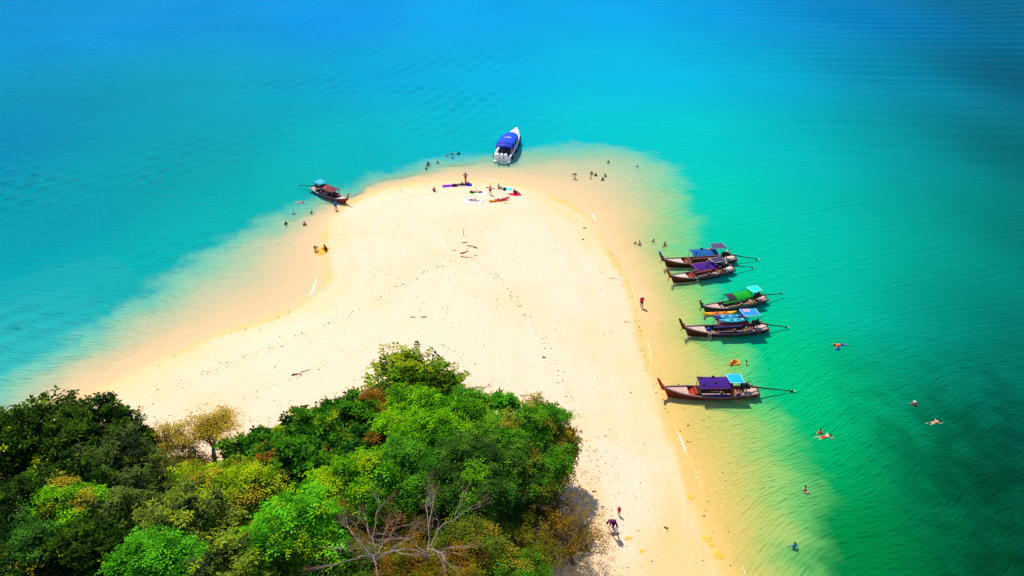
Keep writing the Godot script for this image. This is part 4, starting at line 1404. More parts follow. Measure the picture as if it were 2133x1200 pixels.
func cap_field(f: PackedFloat32Array, o: Vector3, n: Vector3i, cell: float, a: Vector3, b: Vector3, ra: float, rb: float, k: float) -> void:
	var lo := (Vector3(minf(a.x, b.x), minf(a.y, b.y), minf(a.z, b.z)) - Vector3.ONE * (maxf(ra, rb) + k + cell) - o) / cell
	var hi := (Vector3(maxf(a.x, b.x), maxf(a.y, b.y), maxf(a.z, b.z)) + Vector3.ONE * (maxf(ra, rb) + k + cell) - o) / cell
	var ab := b - a
	var l2 := maxf(ab.length_squared(), 1e-9)
	for z in range(maxi(0, int(lo.z)), mini(n.z, int(hi.z) + 2)):
		for y in range(maxi(0, int(lo.y)), mini(n.y, int(hi.y) + 2)):
			for x in range(maxi(0, int(lo.x)), mini(n.x, int(hi.x) + 2)):
				var p := o + Vector3(x, y, z) * cell
				var t := clampf((p - a).dot(ab) / l2, 0.0, 1.0)
				var d := p.distance_to(a + ab * t) - lerpf(ra, rb, t)
				var i := (z * n.y + y) * n.x + x
				var e := f[i]
				var h := maxf(k - absf(e - d), 0.0)
				f[i] = minf(e, d) - h * h / (4.0 * k)

# bones: [from, to, radius, radius]; a surface net of the joined field, added to st
func net(st: SurfaceTool, bones: Array, cell: float, k: float, at := Transform3D.IDENTITY) -> void:
	var lo := Vector3.ONE * 1e9
	var hi := -lo
	for b in bones:
		var r: float = maxf(b[2], b[3]) + cell * 2.5 + k * 0.5
		for q in 2:
			var p: Vector3 = b[q]
			lo = Vector3(minf(lo.x, p.x - r), minf(lo.y, p.y - r), minf(lo.z, p.z - r))
			hi = Vector3(maxf(hi.x, p.x + r), maxf(hi.y, p.y + r), maxf(hi.z, p.z + r))
	var n := Vector3i((hi - lo) / cell) + Vector3i.ONE * 2
	var f := PackedFloat32Array()
	f.resize(n.x * n.y * n.z)
	f.fill(1.0)
	for b in bones:
		cap_field(f, lo, n, cell, b[0], b[1], b[2], b[3], k)
	var vid := PackedInt32Array()
	vid.resize(f.size())
	vid.fill(-1)
	var vs := PackedVector3Array()
	var sy := n.x
	var sz := n.x * n.y
	var off := [0, 1, sy, sy + 1, sz, sz + 1, sz + sy, sz + sy + 1]
	for z in n.z - 1:
		for y in n.y - 1:
			for x in n.x - 1:
				var i := (z * n.y + y) * n.x + x
				var c := 0
				for q in 8:
					if f[i + off[q]] < 0.0:
						c += 1
				if c == 0 or c == 8:
					continue
				var s := Vector3.ZERO
				var m := 0
				for e in [[0, 1], [2, 3], [4, 5], [6, 7], [0, 2], [1, 3], [4, 6], [5, 7], [0, 4], [1, 5], [2, 6], [3, 7]]:
					var fa := f[i + off[e[0]]]
					var fb := f[i + off[e[1]]]
					if (fa < 0.0) != (fb < 0.0):
						var t := fa / (fa - fb)
						var pa := Vector3(e[0] & 1, (e[0] >> 1) & 1, (e[0] >> 2) & 1)
						var pb := Vector3(e[1] & 1, (e[1] >> 1) & 1, (e[1] >> 2) & 1)
						s += pa.lerp(pb, t)
						m += 1
				vid[i] = vs.size()
				vs.append(at * (lo + (Vector3(x, y, z) + s / m) * cell))
	for z in range(1, n.z - 1):
		for y in range(1, n.y - 1):
			for x in range(1, n.x - 1):
				var i := (z * n.y + y) * n.x + x
				var a := f[i] < 0.0
				for ax in 3:
					var step: int = [1, sy, sz][ax]
					var b := f[i + step] < 0.0
					if a == b:
						continue
					var u: int = [sy, sz, 1][ax]
					var w: int = [sz, 1, sy][ax]
					var q := [vid[i - u - w], vid[i - w], vid[i], vid[i - u]]
					if q.min() < 0:
						continue
					if a:
						quad(st, vs[q[0]], vs[q[3]], vs[q[2]], vs[q[1]])
					else:
						quad(st, vs[q[0]], vs[q[1]], vs[q[2]], vs[q[3]])

func joints(pose: String) -> Dictionary:
	var j := {
		"pel": Vector3(0, 0.93, 0), "che": Vector3(0, 1.24, 0.0), "nek": Vector3(0, 1.43, -0.015), "hed": Vector3(0, 1.6, 0.025), "fwd": Vector3(0, 0, 1),
		"sho": [Vector3(0.185, 1.385, -0.01), Vector3(-0.185, 1.385, -0.01)], "elb": [Vector3(0.25, 1.11, -0.03), Vector3(-0.25, 1.11, -0.03)], "wri": [Vector3(0.27, 0.87, 0.05), Vector3(-0.27, 0.87, 0.05)],
		"hip": [Vector3(0.09, 0.9, 0), Vector3(-0.09, 0.9, 0)], "kne": [Vector3(0.11, 0.49, 0.02), Vector3(-0.11, 0.49, 0.02)], "ank": [Vector3(0.12, 0.085, -0.015), Vector3(-0.12, 0.085, -0.015)], "toe": [Vector3(0.135, 0.035, 0.14), Vector3(-0.135, 0.035, 0.14)]}
	match pose:
		"hips":
			j.elb = [Vector3(0.4, 1.17, -0.08), Vector3(-0.4, 1.17, -0.08)]
			j.wri = [Vector3(0.2, 1.0, 0.05), Vector3(-0.2, 1.0, 0.05)]
		"wade":
			j.elb = [Vector3(0.37, 1.19, 0.02), Vector3(-0.36, 1.17, 0.05)]
			j.wri = [Vector3(0.5, 1.03, 0.17), Vector3(-0.46, 1.05, 0.22)]
		"walk":
			j.elb = [Vector3(0.25, 1.13, -0.12), Vector3(-0.25, 1.13, 0.08)]
			j.wri = [Vector3(0.27, 0.9, -0.08), Vector3(-0.27, 0.94, 0.24)]
			j.kne = [Vector3(0.1, 0.5, 0.19), Vector3(-0.1, 0.49, -0.03)]
			j.ank = [Vector3(0.1, 0.09, 0.27), Vector3(-0.1, 0.14, -0.32)]
			j.toe = [Vector3(0.12, 0.04, 0.42), Vector3(-0.11, 0.035, -0.2)]
		"bend":
			j.pel = Vector3(0, 0.87, -0.14); j.che = Vector3(0, 0.97, 0.2); j.nek = Vector3(0, 0.95, 0.4); j.hed = Vector3(0, 0.88, 0.55); j.fwd = Vector3(0, -0.8, 0.6)
			j.sho = [Vector3(0.18, 0.94, 0.34), Vector3(-0.18, 0.94, 0.34)]; j.elb = [Vector3(0.2, 0.66, 0.4), Vector3(-0.2, 0.66, 0.4)]; j.wri = [Vector3(0.14, 0.4, 0.48), Vector3(-0.14, 0.4, 0.48)]
			j.hip = [Vector3(0.09, 0.85, -0.12), Vector3(-0.09, 0.85, -0.12)]; j.kne = [Vector3(0.13, 0.47, 0.02), Vector3(-0.13, 0.47, 0.02)]; j.ank = [Vector3(0.14, 0.085, -0.06), Vector3(-0.14, 0.085, -0.06)]; j.toe = [Vector3(0.15, 0.035, 0.1), Vector3(-0.15, 0.035, 0.1)]
		"sit":
			j.pel = Vector3(0, 0.13, 0); j.che = Vector3(0, 0.44, -0.07); j.nek = Vector3(0, 0.62, -0.05); j.hed = Vector3(0, 0.79, 0.0)
			j.sho = [Vector3(0.18, 0.575, -0.06), Vector3(-0.18, 0.575, -0.06)]; j.elb = [Vector3(0.27, 0.33, -0.16), Vector3(-0.24, 0.36, 0.1)]; j.wri = [Vector3(0.27, 0.08, -0.22), Vector3(-0.15, 0.4, 0.32)]
			j.hip = [Vector3(0.09, 0.12, 0.04), Vector3(-0.09, 0.12, 0.04)]; j.kne = [Vector3(0.13, 0.4, 0.38), Vector3(-0.13, 0.42, 0.36)]; j.ank = [Vector3(0.12, 0.085, 0.7), Vector3(-0.12, 0.085, 0.62)]; j.toe = [Vector3(0.13, 0.04, 0.84), Vector3(-0.13, 0.04, 0.77)]
		"lie":
			j.pel = Vector3(0, 0.12, 0); j.che = Vector3(0, 0.13, -0.32); j.nek = Vector3(0, 0.13, -0.51); j.hed = Vector3(0, 0.13, -0.68); j.fwd = Vector3(0, 1, 0)
			j.sho = [Vector3(0.18, 0.12, -0.46), Vector3(-0.18, 0.12, -0.46)]; j.elb = [Vector3(0.31, 0.07, -0.22), Vector3(-0.31, 0.07, -0.22)]; j.wri = [Vector3(0.34, 0.06, 0.03), Vector3(-0.2, 0.2, -0.05)]
			j.hip = [Vector3(0.09, 0.11, 0.05), Vector3(-0.09, 0.11, 0.05)]; j.kne = [Vector3(0.13, 0.4, 0.36), Vector3(-0.13, 0.12, 0.5)]; j.ank = [Vector3(0.12, 0.085, 0.64), Vector3(-0.14, 0.08, 0.9)]; j.toe = [Vector3(0.13, 0.04, 0.79), Vector3(-0.17, 0.2, 0.96)]
		"swim":
			j.pel = Vector3(0, 0.0, 0); j.che = Vector3(0, 0.03, 0.32); j.nek = Vector3(0, 0.06, 0.51); j.hed = Vector3(0, 0.14, 0.66); j.fwd = Vector3(0, -0.5, 0.85)
			j.sho = [Vector3(0.18, 0.04, 0.46), Vector3(-0.18, 0.04, 0.46)]; j.elb = [Vector3(0.42, -0.02, 0.58), Vector3(-0.38, 0.0, 0.66)]; j.wri = [Vector3(0.36, -0.03, 0.84), Vector3(-0.3, 0.0, 0.92)]
			j.hip = [Vector3(0.09, -0.01, -0.04), Vector3(-0.09, -0.01, -0.04)]; j.kne = [Vector3(0.17, -0.04, -0.44), Vector3(-0.12, -0.02, -0.45)]; j.ank = [Vector3(0.2, 0.02, -0.84), Vector3(-0.14, -0.04, -0.87)]; j.toe = [Vector3(0.22, 0.0, -1.0), Vector3(-0.15, -0.06, -1.02)]
		"squat":
			j.pel = Vector3(0, 0.3, -0.12); j.che = Vector3(0, 0.58, 0.04); j.nek = Vector3(0, 0.76, 0.12); j.hed = Vector3(0, 0.91, 0.2); j.fwd = Vector3(0, -0.4, 0.9)
			j.sho = [Vector3(0.18, 0.71, 0.09), Vector3(-0.18, 0.71, 0.09)]; j.elb = [Vector3(0.25, 0.46, 0.22), Vector3(-0.25, 0.46, 0.22)]; j.wri = [Vector3(0.12, 0.25, 0.38), Vector3(-0.12, 0.25, 0.38)]
			j.hip = [Vector3(0.09, 0.28, -0.1), Vector3(-0.09, 0.28, -0.1)]; j.kne = [Vector3(0.18, 0.48, 0.28), Vector3(-0.18, 0.48, 0.28)]; j.ank = [Vector3(0.14, 0.085, 0.02), Vector3(-0.14, 0.085, 0.02)]; j.toe = [Vector3(0.16, 0.035, 0.17), Vector3(-0.16, 0.035, 0.17)]
	return j

func frame(up: Vector3, fwd: Vector3, at: Vector3) -> Transform3D:
	var y := up.normalized()
	var z := (fwd - y * fwd.dot(y)).normalized()
	return Transform3D(Basis(y.cross(z), y, z), at)

func trunk_bones(j: Dictionary, g: float) -> Array:
	var s: Array = j.sho
	var h: Array = j.hip
	var side: Vector3 = (s[0] - s[1]).normalized()
	return [[j.pel + side * 0.055, j.che.lerp(j.pel, 0.5) + side * 0.045, 0.105 + g, 0.095 + g], [j.pel - side * 0.055, j.che.lerp(j.pel, 0.5) - side * 0.045, 0.105 + g, 0.095 + g],
		[j.che.lerp(j.pel, 0.5) + side * 0.045, j.che + side * 0.075, 0.095 + g, 0.11 + g], [j.che.lerp(j.pel, 0.5) - side * 0.045, j.che - side * 0.075, 0.095 + g, 0.11 + g],
		[j.che + side * 0.06, s[0] - side * 0.04, 0.1 + g, 0.07 + g], [j.che - side * 0.06, s[1] + side * 0.04, 0.1 + g, 0.07 + g]]

func body_mesh(pose: String) -> ArrayMesh:
	var key := "body " + pose
	if bodies.has(key):
		return bodies[key]
	var j := joints(pose)
	var bones := trunk_bones(j, 0.0)
	bones.append([j.che, j.nek, 0.09, 0.062])
	bones.append([j.nek, j.nek.lerp(j.hed, 0.6), 0.058, 0.054])
	for i in 2:
		bones.append([j.sho[i], j.elb[i], 0.058, 0.043])
		bones.append([j.elb[i], j.wri[i], 0.044, 0.029])
		bones.append([j.hip[i], j.kne[i], 0.092, 0.06])
		bones.append([j.kne[i], j.kne[i].lerp(j.ank[i], 0.35), 0.058, 0.06])
		bones.append([j.kne[i].lerp(j.ank[i], 0.35), j.ank[i], 0.06, 0.038])
		bones.append([j.ank[i], j.toe[i], 0.042, 0.03])
	var st := mb(true)
	net(st, bones, 0.017, K)
	# head with brow, nose, lips, chin and ears
	var hf := frame(j.hed - j.nek, j.fwd, j.hed)
	var hb := [[Vector3(0, 0.035, -0.018), Vector3(0, 0.03, 0.012), 0.088, 0.082], [Vector3(0, -0.03, 0.03), Vector3(0, -0.085, 0.05), 0.06, 0.03], [Vector3(-0.028, 0.018, 0.075), Vector3(0.028, 0.018, 0.075), 0.02, 0.02],
		[Vector3(0, 0.0, 0.088), Vector3(0, -0.03, 0.103), 0.009, 0.014], [Vector3(-0.016, -0.056, 0.083), Vector3(0.016, -0.056, 0.083), 0.01, 0.01],
		[Vector3(0.082, -0.01, 0.0), Vector3(0.088, 0.022, -0.008), 0.012, 0.017], [Vector3(-0.082, -0.01, 0.0), Vector3(-0.088, 0.022, -0.008), 0.012, 0.017], [Vector3(0, -0.04, -0.01), Vector3(0, -0.12, -0.025), 0.056, 0.054]]
	net(st, hb, 0.009, 0.014, hf)
	# hands: palm, four fingers of different length and a thumb from the side
	for i in 2:
		var s := 1.0 if i == 0 else -1.0
		var d: Vector3 = (j.wri[i] - j.elb[i]).normalized()
		var f := frame(-d, j.fwd if absf(d.dot(j.fwd)) < 0.9 else Vector3.UP, j.wri[i])
		var fb := [[Vector3(0, 0.03, 0), Vector3(0, -0.03, 0), 0.028, 0.02], [Vector3(0, -0.03, 0.022), Vector3(0.004 * s, -0.085, 0.026), 0.018, 0.014], [Vector3(0, -0.03, -0.02), Vector3(0.004 * s, -0.085, -0.026), 0.018, 0.014]]
		for q in 4:
			var z := 0.031 - 0.0205 * q
			var l: float = [0.036, 0.042, 0.039, 0.03][q]
			fb.append([Vector3(0, -0.085, z), Vector3(-0.006 * s, -0.088 - l, z * 1.1), 0.0092, 0.0086])
			fb.append([Vector3(-0.006 * s, -0.088 - l, z * 1.1), Vector3(-0.024 * s, -0.088 - l * 1.75, z * 1.12), 0.0086, 0.0075])
		fb.append([Vector3(0, -0.035, 0.028), Vector3(-0.012 * s, -0.06, 0.058), 0.0125, 0.011])
		fb.append([Vector3(-0.012 * s, -0.06, 0.058), Vector3(-0.02 * s, -0.09, 0.066), 0.011, 0.009])
		net(st, fb, 0.0065, 0.006, f)
	st.generate_normals()
	bodies[key] = st.commit()
	return bodies[key]

func cloth_mesh(pose: String, what: String) -> ArrayMesh:
	var key := what + " " + pose
	if bodies.has(key):
		return bodies[key]
	var j := joints(pose)
	var b := []
	var side: Vector3 = (j.sho[0] - j.sho[1]).normalized()
	var cell := 0.02
	match what:
		"shorts":
			b.append([j.pel + side * 0.05, j.pel.lerp(j.che, 0.2) + side * 0.05, 0.122, 0.115])
			b.append([j.pel - side * 0.05, j.pel.lerp(j.che, 0.2) - side * 0.05, 0.122, 0.115])
			for i in 2:
				b.append([j.hip[i], j.hip[i].lerp(j.kne[i], 0.62), 0.108, 0.095])
		"briefs":
			b.append([j.pel + side * 0.05, j.pel.lerp(j.hip[0], 0.6) + side * 0.02, 0.118, 0.11])
			b.append([j.pel - side * 0.05, j.pel.lerp(j.hip[1], 0.6) - side * 0.02, 0.118, 0.11])
		"shirt", "vest":
			var g := 0.016 if what == "shirt" else 0.04
			b = trunk_bones(j, g)
			if what == "shirt":
				for i in 2:
					b.append([j.sho[i], j.sho[i].lerp(j.elb[i], 0.6), 0.078, 0.066])
		"swimsuit":
			b = trunk_bones(j, 0.01).slice(0, 4)
		"trousers":
			b.append([j.pel + side * 0.05, j.pel.lerp(j.che, 0.2) + side * 0.05, 0.12, 0.112])
			b.append([j.pel - side * 0.05, j.pel.lerp(j.che, 0.2) - side * 0.05, 0.12, 0.112])
			for i in 2:
				b.append([j.hip[i], j.kne[i], 0.106, 0.078])
				b.append([j.kne[i], j.kne[i].lerp(j.ank[i], 0.8), 0.078, 0.062])
		"hair", "long_hair", "hat":
			var hf := frame(j.hed - j.nek, j.fwd, j.hed)
			var hb := [[Vector3(0, 0.05, -0.025), Vector3(0, 0.055, -0.005), 0.092, 0.087], [Vector3(0, 0.0, -0.05), Vector3(0, -0.02, -0.048), 0.075, 0.062]]
			if what == "long_hair":
				hb.append([Vector3(0, -0.02, -0.055), Vector3(0, -0.2, -0.085), 0.075, 0.05])
			if what == "hat":
				hb = [[Vector3(0, 0.06, -0.01), Vector3(0, 0.075, -0.01), 0.1, 0.095]]
				for q in 10:
					var a := TAU * q / 10.0
					var c := TAU * (q + 1) / 10.0
					hb.append([Vector3(0.14 * cos(a), 0.055, 0.14 * sin(a)), Vector3(0.14 * cos(c), 0.055, 0.14 * sin(c)), 0.03, 0.03])
			var sh := mb(true)
			net(sh, hb, 0.012, 0.03, hf)
			sh.generate_normals()
			bodies[key] = sh.commit()
			return bodies[key]
		"eye":
			var hf := frame(j.hed - j.nek, j.fwd, j.hed)
			var se := mb(true)
			blob(se, Vector3.ZERO, Vector3.ONE * 0.013, Basis.IDENTITY, 0.0, 6, 4)
			se.generate_normals()
			bodies[key] = se.commit()
			return bodies[key]
	var st := mb(true)
	net(st, b, cell, K)
	st.generate_normals()
	bodies[key] = st.commit()
	return bodies[key]

# wear: [[what, colour], ...]
func person(label: String, at: Vector3, turn_deg: float, pose: String, skin: Color, hair: Color, wear: Array, group := "", size := 1.0, long_hair := false) -> Node3D:
	var t := thing("person", label, "person", at, deg_to_rad(turn_deg), group)
	t.scale = Vector3.ONE * size
	var sm := paint(skin, 0.6)
	put("body", body_mesh(pose), sm, t)
	var has_hat := false
	for w in wear:
		if w[0] == "hat":
			has_hat = true
	if not has_hat or long_hair:
		put("hair", cloth_mesh(pose, "long_hair" if long_hair else "hair"), paint(hair, 0.6), t)
	for w in wear:
		put(w[0], cloth_mesh(pose, w[0]), paint(w[1], 0.85), t)
	var j := joints(pose)
	var hf := frame(j.hed - j.nek, j.fwd, j.hed)
	for s in [-1.0, 1.0]:
		var e := put("eye", cloth_mesh("any", "eye"), paint(lin(0.03, 0.02, 0.015), 0.2), t)
		e.position = hf * Vector3(0.03 * s, 0.002, 0.083)
	return t

# stands or sits in the water: p is where the head shows above it
func bather(label: String, p: Vector3, turn_deg: float, skin: Color, hair: Color, wear: Array, group: String, size := 1.0, long_hair := false) -> void:
	var depth := -ground(p.x, p.z)
	var pose := "wade"
	var reach := 1.6
	if depth < 0.6:
		pose = "squat"
		reach = 0.91
	person(label, Vector3(p.x, p.y - reach * size, p.z), turn_deg, pose, skin, hair, wear, group, size, long_hair)

func on_sand(p: Vector2) -> Vector3:
	return Vector3(p.x, ground(p.x, p.y), p.y)

func make_people() -> void:
	var tan_ := lin(0.42, 0.2, 0.11)
	var fair := lin(0.68, 0.4, 0.28)
	var pink := lin(0.72, 0.28, 0.18)
	var brown := lin(0.13, 0.055, 0.03)
	var black := lin(0.012, 0.01, 0.01)
	var dark := lin(0.03, 0.018, 0.012)
	var blond := lin(0.45, 0.25, 0.09)
	var far := "bathers off the far left of the sand tip"
	# ---- far left of the tip
	bather("dark bather standing waist deep, tallest of the pair left of the tip", Vector3(-14.96, 0.75, -132.99), 30, brown, black, [["shorts", black]], far)
	bather("dark bather low in the water just below the waist-deep one", Vector3(-15.19, 0.3, -131.43), 60, brown, black, [["shirt", dark]], far)
	bather("dark bather alone between the pair and the group of four", Vector3(-13.37, 0.35, -134.20), 0, tan_, black, [["swimsuit", black]], far)
	bather("pale-shouldered bather, leftmost of the group of four past the tip", Vector3(-12.01, 0.4, -137.53), 20, fair, black, [["briefs", black]], far)
	bather("sunburnt bather standing higher, rear of the group of four", Vector3(-11.10, 0.45, -138.46), 180, pink, black, [["shorts", dark]], far)
	bather("sunburnt bather nearest the shore in the group of four", Vector3(-10.80, 0.35, -136.48), 200, pink, black, [["shorts", dark]], far)
	bather("dark-shirted bather, rightmost of the group of four past the tip", Vector3(-9.86, 0.4, -138.47), 10, brown, black, [["shirt", black]], far)
	# ---- right of the tip
	var rt := "bathers in the shallows right of the sand tip"
	person("person in white hat bending over in shallows right of the tip", on_sand(Vector2(10.89, -127.25)), 250, "bend", fair, dark, [["hat", lin(0.8, 0.78, 0.75)], ["swimsuit", black]], rt)
	bather("red-shouldered bather at the back of the five right of the tip", Vector3(13.87, 0.4, -129.46), 10, pink, black, [["shirt", lin(0.5, 0.05, 0.06)]], rt)
	bather("fair bather nearest the bending person among the five", Vector3(13.45, 0.35, -127.48), 90, fair, black, [["briefs", black]], rt)
	bather("dark bather in the middle of the five right of the tip", Vector3(14.58, 0.35, -128.52), 180, brown, black, [["shirt", black]], rt)
	bather("dark bather nearest the shore, right part of the five", Vector3(15.65, 0.35, -126.65), 210, brown, black, [["shirt", dark]], rt)
	bather("dark bather farthest right of the five right of the tip", Vector3(16.31, 0.35, -128.31), 270, brown, black, [["shirt", dark]], rt)
	bather("lone dark bather out in pale water behind the five", Vector3(17.30, 0.4, -134.53), 30, tan_, black, [["shorts", black]], rt)
	bather("lone pinkish bather farthest right beyond the tip", Vector3(22.33, 0.3, -132.53), 0, pink, blond, [["briefs", lin(0.5, 0.08, 0.08)]], rt)
	# ---- around the left boat
	var lb := "bathers around the boat on the left"
	person("swimmer in pink lying flat in water behind left boat", Vector3(-34.44, 0, -117.54), 75, "swim", pink, black, [["swimsuit", lin(0.7, 0.05, 0.18)]], lb)
	bather("fair bather in white top left of the beached boat", Vector3(-34.38, 0.4, -113.32), 20, fair, black, [["shirt", lin(0.7, 0.62, 0.62)]], lb)
	bather("dark bather low in the water closest to beached left boat", Vector3(-31.75, 0.25, -113.63), 120, brown, black, [["shirt", dark]], lb)
	bather("dark bather in maroon top, farthest out on the left", Vector3(-34.80, 0.4, -109.77), 40, brown, black, [["shirt", lin(0.16, 0.02, 0.03)]], lb)
	bather("bather in red top nearest the sand on the left", Vector3(-31.78, 0.4, -109.45), 200, pink, black, [["shirt", lin(0.6, 0.03, 0.04)]], lb)
	person("person in blue shirt wading beside bow of the beached boat", on_sand(Vector2(-28.00, -114.85)), 200, "walk", brown, black, [["shirt", lin(0.01, 0.17, 0.6)], ["shorts", lin(0.02, 0.04, 0.1)]], lb)
	person("child bending down on wet sand left of the dug hole", on_sand(Vector2(-28.37, -101.05)), 70, "bend", tan_, black, [["swimsuit", black]], "two people digging in wet sand", 0.85)
	person("person in red top squatting beside the dug hole in wet sand", on_sand(Vector2(-26.82, -101.12)), 280, "squat", brown, black, [["shirt", lin(0.45, 0.02, 0.04)], ["shorts", dark]], "two people digging in wet sand")
	# ---- on the sand tip
	var bt := "people resting on the sand tip"
	person("dark standing person with hands on hips, farthest out on the sand", on_sand(Vector2(-7.91, -125.61)), 180, "hips", brown, black, [["shorts", lin(0.12, 0.015, 0.04)], ["swimsuit", lin(0.5, 0.3, 0.4)]], bt)
	person("person sitting alone at left of the sand tip", on_sand(Vector2(-12.84, -120.90)), 200, "sit", pink, blond, [["swimsuit", black]], bt)
	person("person in pink top sitting on blue towel below the standing figure", on_sand(Vector2(-7.75, -124.01)) + Vector3(0, 0.02, 0), 100, "sit", tan_, black, [["shirt", lin(0.75, 0.06, 0.25)], ["shorts", lin(0.02, 0.04, 0.4)]], bt)
	person("person lying in dark clothes left of the one in pink top", on_sand(Vector2(-8.71, -123.91)), 95, "lie", tan_, black, [["trousers", black], ["shirt", lin(0.3, 0.12, 0.1)]], bt)
	person("person standing in dark shorts with bare back, middle of the tip", on_sand(Vector2(-3.54, -119.48)), 170, "stand", pink, black, [["shorts", lin(0.06, 0.01, 0.14)]], bt)
	person("sunburnt person lying on the pink towel", on_sand(Vector2(-6.06, -120.23)) + Vector3(0, 0.02, 0), 70, "lie", pink, black, [["briefs", lin(0.4, 0.02, 0.04)]], bt)
	person("person lying on white towel, nearest of the sunbathers to camera", on_sand(Vector2(-6.30, -116.63)) + Vector3(0, 0.02, 0), 75, "lie", fair, black, [["swimsuit", black]], bt)
	person("person in pale pink top sitting near the light blue towel", on_sand(Vector2(-2.21, -122.44)), 60, "sit", tan_, black, [["shirt", lin(0.6, 0.3, 0.36)], ["shorts", lin(0.15, 0.01, 0.1)]], bt)
	person("person in black top sitting on the red mat", on_sand(Vector2(0.47, -120.04)) + Vector3(0, 0.02, 0), 120, "sit", brown, black, [["shirt", black], ["shorts", lin(0.25, 0.05, 0.04)]], bt)
	# ---- right-hand beach and shallows
	var rs := "bathers in the shallows near the moored boats"
	bather("small child in the shallows left of the sunburnt adult", Vector3(18.04, 0.3, -103.51), 40, tan_, black, [["swimsuit", dark]], rs, 0.65)
	bather("sunburnt adult sitting in shallows beside the small child", Vector3(18.77, 0.45, -103.08), 210, pink, black, [["shorts", dark]], rs)
	bather("lone fair bather with red trunks, farther out than the seated adult", Vector3(20.78, 0.35, -104.25), 20, fair, black, [["shorts", lin(0.5, 0.04, 0.05)]], rs)
	bather("fair bather, left of the pair above the farthest moored boat", Vector3(22.02, 0.35, -102.67), 80, pink, black, [["briefs", black]], rs)
	bather("fair broad bather, right of the pair above the farthest moored boat", Vector3(22.40, 0.4, -102.72), 190, fair, black, [["briefs", lin(0.3, 0.03, 0.04)]], rs)
	person("person in red shirt and cap walking on wet sand toward boats", on_sand(Vector2(16.59, -86.06)), 170, "walk", brown, black, [["hat", lin(0.7, 0.7, 0.75)], ["shirt", lin(0.75, 0.015, 0.02)], ["shorts", black]], "walkers on the right-hand beach")
	bather("person in orange life vest, left of the two wearing orange", Vector3(25.06, 0.35, -73.71), 100, tan_, black, [["vest", lin(0.85, 0.14, 0.01)]], rs, 0.8)
	bather("person in orange life vest with orange ring, above the nearest boat", Vector3(25.52, 0.45, -73.99), 200, tan_, black, [["vest", lin(0.85, 0.13, 0.01)]], rs)
	bather("fair bather without vest right of the orange pair", Vector3(26.93, 0.4, -73.87), 250, fair, black, [["briefs", dark]], rs)
	# ---- swimmers in the green water
	var sw := "swimmers in the green water on the right"
	person("swimmer in orange vest and blue trousers lying flat", Vector3(39.04, 0.02, -77.64), 280, "swim", tan_, black, [["vest", lin(0.85, 0.14, 0.01)], ["trousers", lin(0.01, 0.03, 0.45)]], sw)
	bather("swimmer in blue shirt upright beside the orange vest", Vector3(38.50, 0.3, -76.76), 10, tan_, black, [["shirt", lin(0.01, 0.03, 0.5)]], sw)
	bather("swimmer in white hat farthest right but one", Vector3(43.13, 0.35, -66.62), 160, pink, black, [["hat", lin(0.75, 0.7, 0.65)], ["shirt", lin(0.55, 0.1, 0.06)]], sw)
	person("pale swimmer stretched out, farthest right in green water", Vector3(43.95, -0.02, -63.71), 110, "swim", fair, black, [["swimsuit", lin(0.6, 0.2, 0.08)]], sw)
	bather("swimmer in orange vest right above the one in red shorts", Vector3(31.55, 0.4, -62.11), 200, fair, black, [["vest", lin(0.75, 0.12, 0.02)]], sw)
	person("swimmer in red shorts lying face down in green water", Vector3(31.80, 0, -61.51), 105, "swim", fair, black, [["shorts", lin(0.75, 0.02, 0.04)]], sw)
	person("fair bather in dark swimsuit floating at edge of pale water", Vector3(27.45, -0.25, -54.04), 30, "sit", fair, black, [["swimsuit", black]], sw)
	bather("child in blue top standing in shallows near the bottom edge", Vector3(24.42, 0.6, -47.32), 190, brown, black, [["shirt", lin(0.01, 0.25, 0.5)]], sw, 0.85)
	# ---- near sand, bottom
	var nw := "people on sand beside the olive trees"
	person("small child in red standing on sand behind the bending person", on_sand(Vector2(9.57, -50.49)), 160, "stand", brown, black, [["shirt", lin(0.6, 0.03, 0.06)], ["shorts", lin(0.5, 0.03, 0.06)]], nw, 0.62)
	person("person in purple top bending down to the sand", on_sand(Vector2(8.86, -48.92)), 285, "bend", brown, black, [["shirt", lin(0.1, 0.01, 0.13)], ["trousers", black]], nw)
	person("person in white shirt walking away beside the bending one", on_sand(Vector2(8.98, -47.90)), 215, "walk", brown, black, [["shirt", lin(0.75, 0.68, 0.72)], ["shorts", lin(0.7, 0.6, 0.68)]], nw)
	# ---- aboard
	person("boatman in red shirt sitting in stern of the nearest longtail", Vector3(23.76, 0.62, -67.58), 260, "sit", brown, black, [["shirt", lin(0.8, 0.06, 0.02)], ["trousers", dark]], "crew on the boats")
	person("boatman in red shirt sitting in stern of the farthest moored boat", Vector3(28.42, 0.75, -96.67), 250, "sit", brown, black, [["shirt", lin(0.65, 0.05, 0.03)], ["trousers", dark]], "crew on the boats")
	person("person with bare back sitting in bow of farthest moored boat", Vector3(24.32, 0.5, -96.03), 90, "sit", tan_, black, [["shorts", dark]], "crew on the boats")

# =====================================================================  things on the beach
func towel(label: String, p: Vector2, turn_deg: float, size: Vector2, c: Color, called := "towel") -> void:
	var t := mb(true)
	var o := rng.randf() * 50.0
	sheet(t, 10, 8, 0.012, func(a, b): return Vector3((a - 0.5) * size.x + 0.05 * noise.get_noise_2d(b * 3.0 + o, a), 0.035 + 0.03 * noise.get_noise_2d(a * 4.0 + o, b * 4.0), (b - 0.5) * size.y + 0.05 * noise.get_noise_2d(a * 3.0 + o, b + 9.0)))
	var m := obj(called, t, paint(c, 0.95))
	m.position = on_sand(p)
	m.rotation.y = deg_to_rad(turn_deg)
	tag(m, label, "towel" if called == "towel" else "mat", "towels on the sand tip")

